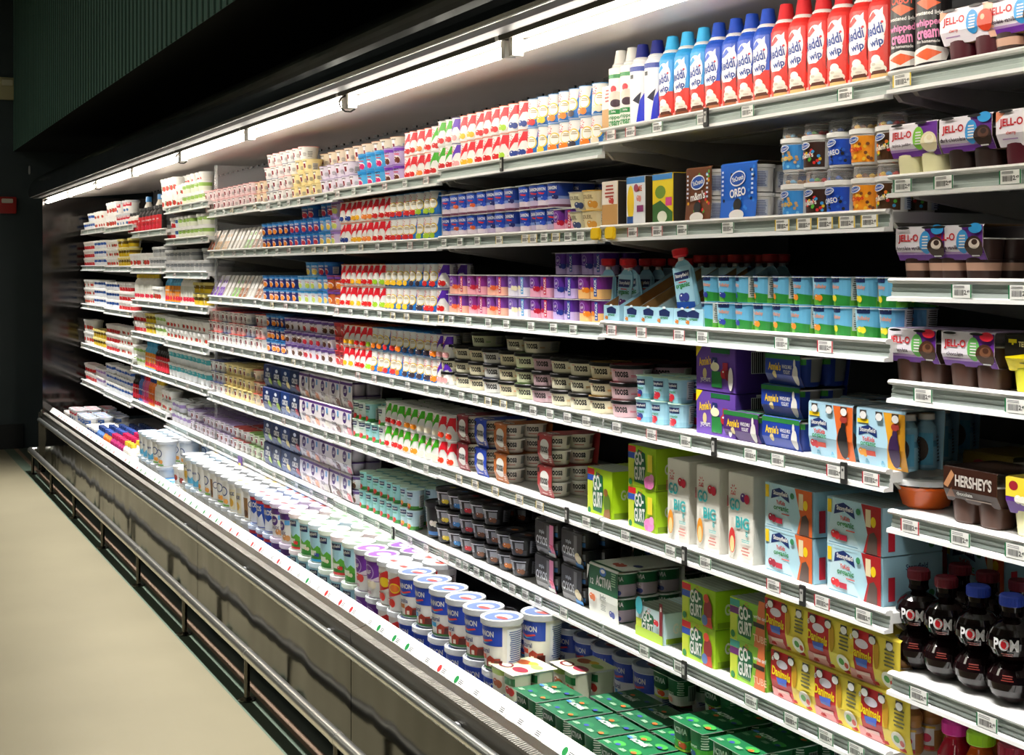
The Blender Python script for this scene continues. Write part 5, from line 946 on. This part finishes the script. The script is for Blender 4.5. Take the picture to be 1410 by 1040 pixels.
# S0: puddings, juices
def row0(k, items, Y=1.775):
    for p, x, lab in items: single(p, px(x, Y), Y+p.d*.005, z_(0, k), 0, lab)
row0(0, [(JC, 1331, 'orange and white cherry gelatin pack beside black whipped cream cans'), (JS, 1397, 'purple pudding pack at the near edge of the top shelf')])
row0(1, [(JT, 1258, None), (JD, 1330, None), (JC, 1412, 'orange and white gelatin pack beside dark chocolate pudding pack')])
row0(2, [(JS, 1318, 'chocolate swirl pudding pack showing layered cups through its open side')])
single(JS, px(1298, 1.80)+.03, 1.775+.063, z_(0, 2), 0, 'chocolate swirl pudding pack half hidden behind its twin')
row0(3, [(JM, 1256, 'chocolate pudding pack with green bubble at the shelf corner'), (JM, 1333, 'chocolate pudding pack with green bubble beside yellow dessert pack'), (JY, 1425, 'black and yellow lemon dessert pack beside chocolate pudding')])
row0(4, [(JH, 1336, 'dark brown chocolate pudding pack beside clear fruit bowl'), (JK, 1426, 'purple and yellow rice pudding pack beside brown chocolate pack')])
single(FB, px(1275, 1.85), 1.85, z_(0, 4), 0); single(EGGY, px(1362, 1.96), 2.02, z_(0, 4), 0, 'tan card pack of cream dessert cups behind brown chocolate pack')
for i, (x, p) in enumerate(((1265, PMr), (1303, PMr), (1347, PMb), (1393, PMb))):
    o = single(p, px(x, 1.82), 1.82, z_(0, 5), 22, f"dark bulb-shaped juice bottle with {'maroon' if p is PMr else 'blue'} cap, {ORD[3-i]} from near end, front row", group='bulb-shaped juice bottles')
for i, (x, p) in enumerate(((1322, PMr), (1360, PMr), (1405, PMr))):
    single(p, px(x, 1.92), 1.92, z_(0, 5), 18, f"dark bulb-shaped juice bottle with maroon cap, {ORD[2-i]} from near end, second row", group='bulb-shaped juice bottles')
for i, (x, p) in enumerate(((1310, JU[0]), (1345, JU[1]), (1388, JU[2]))): single(p, px(x, 1.80), 1.81, .62+D, 20)
for x, y, p in ((1322, 1.90, JU[4]), (1388, 1.90, JU[3])): single(p, px(x, y), y, .62+D, 20)
rn(0, 1, 1205, 1420, [YC[3], YC[2]], Y=2.0, anchor='in shadow behind pudding') if False else None
# S1
AN1 = 'whipped cream shelf'
rn(1, 0, 838, 868, [WG]*2, anchor=AN1, jit=3, rot0=22); rn(1, 0, 868, 907, [WN]*2, anchor=AN1, jit=3, rot0=20)
rn(1, 0, 907, 972, [RB]*3, anchor=AN1, jit=4, rot0=14); rn(1, 0, 972, 1062, [RN]*4, anchor=AN1, jit=8, rot0=18); rn(1, 0, 1062, 1228, [RR]*5, anchor=AN1, jit=4, rot0=16)
rn(1, 0, 900, 1060, [WN, RN, RN], anchor='behind whipped cream front row', Y=1.855, jit=4) 
run(z_(0, 0), 1228, 1298, [WK, WK], anchor='beside gelatin pack', jit=3, rot0=24)
single(BC, px(835, 1.775), 1.82, z_(1, 0), 0, 'tall tan yogurt carton beside slim green-banded cans')
single(BC, px(835, 1.775), 1.82, z_(1, 1), 0, 'tall tan yogurt carton beside white and yellow carton')
single(MB, px(876, 1.79), 1.83, z_(1, 1), -4); single(YSY, px(913, 1.79), 1.83, z_(1, 1), -3)
single(YS[0], px(959, 1.785), 1.86, z_(1, 1), 0); single(YS[1], px(1014, 1.785), 1.86, z_(1, 1), 0)
rn(1, 1, 1040, 1076, [YC[2]], layers=1, Y=1.86, anchor='behind blue sleeve'); rn(1, 1, 1076, 1240, YC, layers=2, anchor='candy yogurt stack', jit=3, rot0=22, rows=2, gap=.05)
for i, x in enumerate((842, 870, 893, 915, 940, 955)):
    single(TRY, px(x, 1.775)-0.0, 1.775+.09, z_(1, 2), 0, f'light blue card display tray, {ORD[5-i]} from near end', group='pouch display trays')
for i, (x, y, t) in enumerate(((838, 1.82, 0), (862, 1.83, 2), (878, 1.84, -14), (890, 1.90, 0), (905, 1.92, 2), (838, 1.93, 0), (930, 1.95, 0), (950, 1.97, -3), (862, 1.96, 1))):
    single(PU[i % 2], px(x, y), y, z_(1, 2)+.012, 0, f'light blue yogurt pouch with red cap, {ORD[i]} counted from the purple cups', tilt=(0, radians(t), radians(6)), group='red-capped yogurt pouches')
single(PU[0], px(946, 1.79), 1.80, z_(1, 2)+.035, 0, 'light blue pouch leaning out of tray beside baby yogurt', tilt=(radians(4), radians(-10), radians(12)))
for i in range(8):
    y = 1.98+.03*(i % 3); single(PU[0], px(965+i*16, y), y, z_(1, 2)+.02, 0, f'light blue red-capped pouch behind baby yogurt cups, {ORD[7-i]} from near end', group='pouches behind baby yogurt')
rn(1, 2, 965, 1242, [ykb[0]]*3+[ykb[1]]*4+[ykb[2]]*4, layers=2, anchor='baby yogurt row', jit=26, rot0=5, rows=2, gap=0.0)
rn(1, 3, 876, 941, [SC_[0], SC_[1], SC_[1], SC_[2]], layers=2, anchor='beside purple boxes', jit=5, rot0=12, rows=2)
for z, l in ((0, 'lower'), (.102, 'upper')): single(AB, px(985, 1.775)+.0, 1.775+.066, z_(1, 3)+z, 0, f'purple yogurt variety box with berries, {l} of two')
single(AP, px(1020, 1.775), 1.773, z_(1, 3), 0) if False else single(AP, px(1020, 1.775)-.005, 1.775+.06, z_(1, 3), 0, 'plum whole milk yogurt pack beside blue packs')
for i, l in enumerate(('lowest', 'middle', 'topmost')): single(AN, px(1078, 1.775)+(.01, 0.012, 0)[i], 1.775+.065, z_(1, 3)+.067*i, (0, 1, -3)[i], f'royal blue whole milk yogurt pack, {l} of three')
for i, (x, y, p, l) in enumerate(((1143, 1.775, SB[0], 'red fruit and orange side, front row'), (1212, 1.775, SB[1], 'amber side at shelf corner, front row'), (1165, 1.885, SB[0], 'orange side, second row'), (1236, 1.885, SB[1], 'amber side, second row'), (1268, 2.0, SB[1], 'amber side, third row'))):
    single(p, px(x, y), y+.05, z_(1, 3), 0, f'light blue smoothie six pack, {l}')
# tall white box shelf
single(GT, px(826, 1.775), 1.85, z_(1, 4), 0)
for z, l in ((0, 'lower'), (.103, 'upper')): single(GS, px(884, 1.775), 1.85, z_(1, 4)+z, 0, f'lime tube box with pink blossoms, {l} of two')
for i, x in enumerate((934, 975, 1020)): single(GB[0 if i < 2 else 1], px(x, 1.775), 1.845, z_(1, 4), 0, (['tall white pouch box with cherries, beside lime tube boxes', 'tall white pouch box with cherries, middle of three', 'tall white pouch box with mixed berries beside organic boxes'])[i])
for i, x in enumerate((1086, 1176)):
    for z, l in ((0, 'lower'), (.0945, 'upper')): single(SO[i], px(x, 1.775), 1.85, z_(1, 4)+z, 0, f'{SO[i].look}, {l} of two')
for i in range(3):
    if i: single(SO[i % 2], px(1215+i*75, 2.07), 2.1, z_(1, 4), 0, f'organic tube box standing in shadow behind, {ORD[3-i]} from near end', group='organic tube boxes at the back')
# green tube box shelf
single(A12, px(831, 1.775), 1.875, z_(1, 5), 0); single(A12, px(880, 1.99), 2.12, z_(1, 5), 0, 'green and white twelve pack behind pale blue box')
single(GL, px(895, 1.775), 1.85, z_(1, 5), 0)
for i, (x, p) in enumerate(((962, GA), (1030, GO_))):
    for z, l in ((0, 'lower'), (p.h*.01, 'upper')): single(p, px(x, 1.775), 1.85, z_(1, 5)+(z and p.h*.01), 0, f'{p.look}, {l} of two')
for i, x in enumerate((1091, 1152, 1216)):
    single(DA[0] if i < 2 else DZ, px(x, 1.775), 1.825, z_(1, 5), 0, f'red and yellow drinkable yogurt six pack, lower layer, {ORD[2-i]} from near end', group='red and yellow six packs')
for i, x in enumerate((1082, 1142, 1203)):
    single(DA[0], px(x, 1.775)+.0, 1.825, z_(1, 5)+.105, 0, f'red and yellow drinkable yogurt six pack, upper layer, {ORD[2-i]} from near end', group='red and yellow six packs')
for i, x in enumerate((1235, 1275)): single(DZ, px(x, 1.88), 1.93, z_(1, 5), 0, f'six pack with striped bottles showing, second row, {ORD[1-i]} from near end')
# S2

rn(2, 0, 603, 700, [YG[0]]*1+[YP]+[YR[1]]*2+[YR[0]]*3+[YR[4]], layers=2, anchor='mid top shelf', rows=1, jit=14); rn(2, 0, 700, 830, [YR[3], YR[3], YB[0], YB[1], YB[2], YB[2], YB[3], YB[2], YB[5]], layers=2, anchor='mid top shelf', rows=2, jit=14)
def packs(s, k, x0, x1, ps, layers, an, rows=1, Y=1.775, **kw): rn(s, k, x0, x1, ps, layers=layers, anchor=an, rows=rows, Y=Y, jit=0, rot0=0, gap=.1, **kw)
packs(2, 1, 604, 704, [DN[0]]*2+[DN[1]]*2, 2, 'shelf by yellow clips', 2); packs(2, 1, 712, 760, [DN[1]], 2, 'beside cream cups', 2); rn(2, 1, 762, 783, [LF[3]], anchor='under cream cups'); 
rn(2, 1, 783, 822, [van[1], van[0]], layers=2, anchor='beside tan carton', rows=2)
packs(2, 2, 614, 826, [LF[0], LF[1], LF[0], LF[2], LF[3], LF[4], LF[5]], 2, 'four pack shelf', 2)
packs(2, 2, 762, 826, [LF[4]], 1, 'topping the stack', 1, Y=1.86) if False else None
for i, x in enumerate((778, 815)): single(LF[4], px(x, 1.84), 1.90, z_(2, 2)+.127, 0, f'purple yogurt four pack perched on top, {ORD[1-i]} from near end')
rn(2, 3, 607, 872, [NS[0], NS[1], NS[5], NS[1], NS[3], NS[4], NS[0], NS[0], NS[6], NS[2]], layers=3, anchor='black lid shelf', jit=8, rot0=25, gap=0, rows=2)
rn(2, 3, 607, 872, [NS[0], NS[3], NS[0], NS[6], NS[1]], layers=4, anchor='shelf stack', jit=8, rot0=25, gap=1.5, only=lambda i, n, r, k: k == 3 and i in (0, 2, 4, 5), rows=1, Y=1.79)
for i, (x, p) in enumerate(((634, NW[0]), (659, NW[1]), (686, NW[2]), (747, NW[3]))):
    for z, l in ((0, 'lower'), (.089, 'upper')): single(p, px(x, 1.775), 1.86, z_(2, 4)+z, 0, f'{p.look}, {l} of two')
rn(2, 5, 600, 722, [oz[0], oz[4], oz[1], oz[3], oz[3], oz[2], oz[3]], layers=3, anchor='black tub shelf', jit=6, rot0=24, rows=3, gap=0, top=(.0, .75)); rn(2, 5, 584, 600, [ozb], anchor='beside smaller black tubs')
for i, x in enumerate((745, 782)):
    for z, l in ((0, 'lower'), (.098, 'upper')): single(OK[i], px(x, 1.775), 1.85, z_(2, 5)+z, 0, f'{OK[i].look}, {l} of two')
# S3
rn(3, 0, 556, 603, [YR[0], YR[2], YR[0], YG[0]], layers=2, anchor='far top shelf', jit=12); rn(3, 0, 440, 552, [CH['p'], CH['p'], mul2[2], mul2[1]], layers=2, anchor='flip cup top shelf', jit=8); rn(3, 0, 440, 552, [CH['t']], layers=3, anchor='upper stack', Y=1.86, jit=8, only=lambda i, n, r, k: k == 2)
rn(3, 1, 468, 602, [YR[3], YR[1], YR[2], YR[0], YR[0], YB[0], YB[0], YB[4], YB[4]], layers=2, anchor='second shelf swoosh row', jit=12, rows=2); rn(3, 1, 455, 469, [mul2[3], mul2[3]], layers=3, anchor='beside swoosh row')
rn(3, 2, 469, 612, [YR[0], YR[1], YR[0], YR[4], YB[1], YB[1], YB[3], YB[0], YT], layers=2, anchor='third shelf swoosh row', jit=12, rows=2)
rn(3, 3, 473, 603, [YR[1], YR[0], YR[4], YB[2], YB[0], YB[2], YB[3], YB[3], YB[2]], layers=2, anchor='fourth shelf swoosh row', jit=12, rows=3); rn(3, 3, 592, 618, [YP], layers=2, anchor='beside black lids')
rn(3, 4, 530, 625, [YG[0]]*2+[YG[1]]*2+[YG[2]]*2+[YO[0]]*2, layers=2, anchor='green leaf row', jit=10, rows=3); rn(3, 4, 485, 530, [SGd, SG[0], SGd], layers=2, anchor='beside green leaf cups', rows=3)
rn(3, 5, 495, 592, [SG[0], SG[0], SG[0], SG[1], SG[1]], layers=2, anchor='fifth organic row', jit=8, rows=3, only=lambda i, n, r, k: i < n*.78); rn(3, 5, 483, 497, [mulp[0]], layers=2, anchor='beside organic row')
# S4
rn(4, 0, 350, 440, [CH['o'], CH['b'], CH['r'], CH['y'], CH['y']], layers=2, anchor='pyramid base', jit=8); rn(4, 0, 364, 424, [CH['r'], CH['b'], CH['y']], layers=3, anchor='pyramid', jit=8, only=lambda i, n, r, k: k == 2); rn(4, 0, 368, 420, [CH['r'], CH['r']], layers=4, anchor='pyramid tip', jit=8, only=lambda i, n, r, k: k == 3)
rn(4, 1, 360, 458, [dnb[0], dnb[0], dnb[1], dnb[1], dnb[2]], layers=2, anchor='blue cup second shelf', jit=8, rows=2); rn(4, 1, 415, 458, [dnb[1], dnb[1]], layers=3, anchor='raised layer', only=lambda i, n, r, k: k == 2)
rn(4, 2, 362, 455, [dnb[0], dnb[0], dnb[3], dnb[2]], layers=2, anchor='blue cup third shelf', jit=8, rows=2); rn(4, 2, 420, 455, [dnb[2], dnb[1]], layers=3, anchor='raised third-shelf layer', only=lambda i, n, r, k: k == 2); rn(4, 2, 450, 470, [mul2[0]], layers=2, anchor='purple cup end')
rn(4, 3, 366, 392, [dnb[0]], layers=3, anchor='fourth shelf', rows=2); rn(4, 3, 392, 460, [mulp[0], mulp[1], mulp[0]], layers=3, anchor='purple corner row', rows=2); rn(4, 3, 460, 476, [mulp[2]], layers=3, anchor='red cup end', rows=2)
for k, nm in ((4, 'upper wrap shelf'), (5, 'lower wrap shelf')):
    packs(4, k, 363, 413, OB, 2, nm); packs(4, k, 413, 484, OP, 2, nm)
packs(4, 4, 455, 482, OP[2:4], 1, 'perched above', Y=1.80) if False else None
for i, x in enumerate((470, 492, 508)): single(OP[2], px(x, 1.85), 1.91, z_(3, 4)+(.105 if i == 0 else 0)+.0, 0, f'white and purple wrap pack in shadow, {ORD[2-i]} from near end, upper wrap shelf', group='shadowed wrap packs')
for i, x in enumerate((500, 515)): single(OP[2], px(x, 1.97), 2.03, z_(3, 5), 0, f'white and purple wrap pack deep in shadow, {ORD[1-i]} from near end, lower', group='shadowed wrap packs')
# S5
rn(5, 0, 281, 350, [chob('white greek yogurt cup with pink rim', 'e06a6a', 'b83040', 'ecdada')], layers=2, anchor='pink rim row', jit=8); rn(5, 0, 300, 345, [TW], layers=1, anchor='white tubs behind', Y=1.92)
rn(5, 1, 284, 357, [SL[0], SL[1], SL[1], SL[2], SL[2], SL[3], SL[5]], anchor='slanted row', jit=0, gap=2.6); rn(5, 2, 288, 360, [SL[4], SL[4], SL[2], SL[3], SL[5], SL[2], SL[5]], anchor='lower slanted row', jit=0, gap=2.6)
rn(5, 3, 287, 365, [CH['r'], CH['b'], CH['r'], CH['b'], CH['r']], layers=3, anchor='berry stack', jit=8, rows=2, gap=0); rn(5, 4, 290, 364, [CH['b'], CH['y'], CH['y'], CH['o']], layers=3, anchor='yellow stack', jit=8, rows=2, gap=0)
rn(5, 5, 285, 365, [CH['p'], CH['p'], CH['r'], CH['g']], layers=3, anchor='lilac stack', jit=8, rows=3, gap=0, only=lambda i, n, r, k: k < 2)
# S6
rn(6, 0, 222, 262, [TL, TW], layers=2, anchor='white cup top shelf', Y=1.79); rn(6, 0, 250, 284, [TG], layers=2, anchor='white cup top shelf'); rn(6, 0, 226, 280, [TW], layers=3, anchor='crowning layer', only=lambda i, n, r, k: k == 2, Y=1.85)
rn(6, 1, 229, 246, [TR, TB], layers=2, anchor='under white cups'); rn(6, 1, 244, 283, [TG], layers=2, anchor='under white cups'); rn(6, 2, 227, 284, [TGY], layers=2, anchor='grey tub row'); rn(6, 2, 276, 305, [TGY], layers=1, anchor='near divider', Y=1.9)
rn(6, 3, 228, 268, [DB['s'], DB['w']], anchor='white cup section'); rn(6, 3, 266, 286, [TY], layers=2, anchor='beside white tubs'); rn(6, 4, 228, 285, [TW], layers=2, anchor='fifth white row', rows=2); rn(6, 5, 232, 288, [TC_], layers=2, anchor='teal print row', rows=2)
rn(6, 6, 236, 290, [TP, CH['p']], layers=2, anchor='violet spot row', rows=3)
# S7
rn(7, 0, 176, 222, gap=5, protos=[drinkb('white creamer bottle with red label', 'e4e0d8', '2c2c2c', 'c83030', 'creamer_bottle', 14)]+[DB['k']]*3, anchor='creamer shelf'); [single(DB['y'], px(q, 1.89), 1.89, z_(7, 0), 20, f'yellow necked creamer bottle with blue cap, {ORD[2-i]} from near end', group='yellow necked bottles') for i, q in enumerate((187, 205, 221))]
rn(7, 1, 178, 205, [TL], layers=1, anchor='below creamers'); rn(7, 1, 205, 226, [TGY], layers=2, anchor='below creamers'); rn(7, 2, 186, 226, [DB['w'], DB['w'], TL], anchor='pale bottle row')
rn(7, 3, 183, 228, [TR, TY, TG], layers=2, anchor='mixed fourth row'); rn(7, 4, 183, 200, [TG], layers=2, anchor='mixed fifth row'); rn(7, 4, 200, 216, [DB['s']], anchor='blue drink row'); rn(7, 4, 214, 232, [DB['k']], anchor='black drink row')
rn(7, 5, 184, 200, [DB['k'], DB['b']], anchor='low drink row'); rn(7, 5, 196, 222, [DB['r'], DB['o'], DB['w']], anchor='low drink row'); rn(7, 5, 222, 236, [TW], layers=2, anchor='low drink row end')
# S8, S9
rn(9, 0, 113, 144, [TB, TW], layers=2, anchor='far top row'); rn(8, 0, 146, 176, [TL, wq[0]], layers=2, anchor='far top row')
rn(9, 1, 113, 144, [TR, TB], layers=3, anchor='far second row'); rn(8, 1, 146, 180, [TW, TY], layers=3, anchor='far second row')
rn(9, 2, 113, 144, [TW, TB], layers=3, anchor='far third row'); rn(8, 2, 146, 182, [TB, TR], layers=3, anchor='far third row')
rn(9, 3, 113, 144, [TL, TY], layers=3, anchor='far fourth row', only=lambda i, n, r, k: k < 2); rn(8, 3, 146, 182, [TR, TW], layers=3, anchor='far fourth row')
rn(9, 4, 117, 144, [TR, TP], layers=2, anchor='far fifth row'); rn(8, 4, 146, 182, [TB], layers=3, anchor='far fifth row')
# ---------------------------------------------------------------- the bottom tray
ZD = .396
def tray(x0, x1, ps, layers, rows, an, Y=1.562, **kw): run(ZD, x0, x1, ps, layers=layers, rows=rows, anchor=an, Y=Y, **kw)
tray(548, 690, [DQ[0], DQ[1], DQ[1], DQ[2], DQ[2], DQ[2]], 2, 1, 'front tray row', gap=.0, jit=8, rot0=22)
single(DQ[2], px(737, 1.72), 1.74, ZD+.141, 24, 'tall white tub with blue band standing alone in second row')
run(ZD, 765, 900, [DQ[2], DQ[1]], layers=1, rows=2, Y=1.95, anchor='deep in tray', jit=8)
run(ZD, 614, 690, [YQ[0], DQ[2], DQ[1]], layers=1, rows=2, Y=1.70, anchor='deeper tray rows', jit=8)
tray(519, 548, [YQ[0], YQ[1]], 2, 2, 'tray beside blue bands', jit=6); tray(488, 519, [LQ[0], LQ[1]], 2, 2, 'tray middle', jit=6)
tray(398, 488, [SQ[0], SQ[1], SQ[2], SQ[1], SQ[0], SQ[1]], 2, 3, 'meadow tray run', jit=6, gap=0); tray(372, 398, [gq, gq], 2, 3, 'violet tray run'); tray(343, 372, [oq, oq], 2, 3, 'blue tray run')
tray(256, 343, [fq[3], fq[1], fq[0], fq[1], fq[2], fq[0]], 2, 3, 'tan tray run', gap=.3)
tray(222, 256, [TS, TL, fq[2]], 2, 3, 'blue lid tray run'); tray(190, 222, [fq[3], fq[1]], 2, 3, 'wave tray run'); tray(160, 190, [DB['p'], DB['w'], TL], 1, 4, 'tray bottles', gap=.1)
tray(133, 160, [DB['b'], DB['o'], DB['p']], 1, 5, 'tray bottles', gap=.1); tray(106, 133, [wq[1], TB], 2, 3, 'far tray'); tray(88, 104, [TR, wq[0]], 2, 3, 'far tray')
# green packs
ZA = ZD+.075
single(AF, px(687, 1.57), 1.64, ZD+.09, 3, 'white pack with nut and flower picture beside blue-banded tubs'); single(AF, 3.235, 1.79, ZD+.09, 0, 'white pack with nut and flower picture behind its twin')
def apk(p, X, Y, k, lab, rot=0): single(p, X, Y, ZD+.0675*k, rot, lab, group='green yogurt packs on the tray')
n_ = 0
for X in [3.15-.148*i for i in range(8)]:
    for j in range(2 if X > 2.5 else 1):
        if X > 3.05 and j == 1: continue
        apk(AL if X > 2.72 else AC, X, 1.638+j*.148, 2-1, f'{"light " if X > 2.72 else ""}green four pack, second layer, {ORD[int(round((3.15-X)/.148))]} from white pack, {"back" if j else "front"} row')
        n_ += 1
    apk(AC, X, 1.638, 0, f'green four pack at the bottom of the tray, {ORD[int(round((3.15-X)/.148))]} from white pack')
apk(AC, px(783, 1.64)-.0, 1.70, 2, 'green four pack stacked highest near the twelve pack') if False else None
apk(A6, 2.60, 1.80, 2, 'green six pack, highest layer, below the boxed twelve pack'); apk(A6, 2.44, 1.80, 2, 'green six pack, highest layer, beside first six pack')
apk(A6, 2.06, 1.80, 2, 'green six pack, highest layer, below red and yellow packs'); apk(A6, 2.22, 1.99, 2, 'green six pack set back under the tube boxes')
apk(AL, 2.95, 1.93, 2, 'light green four pack, highest layer, deep in the tray'); apk(AL, 2.78, 1.97, 2, 'light green four pack in shadow behind the high six pack')
for i, X in enumerate((2.9, 2.6, 2.3, 2.0)): apk(AC, X, 2.1, 1, f'green four pack at the back of the tray, {ORD[3-i]} from near end')
label_items()
bad = [(o['label']) for o in COL.objects if o.parent is None and 'label' in o and not 4 <= len(o['label'].replace(',', ' ').split()) <= 16]
print('LABELS long/short', len(bad), bad[:30]); print('OBJECTS', len(COL.objects), 'top', len([o for o in COL.objects if o.parent is None]))
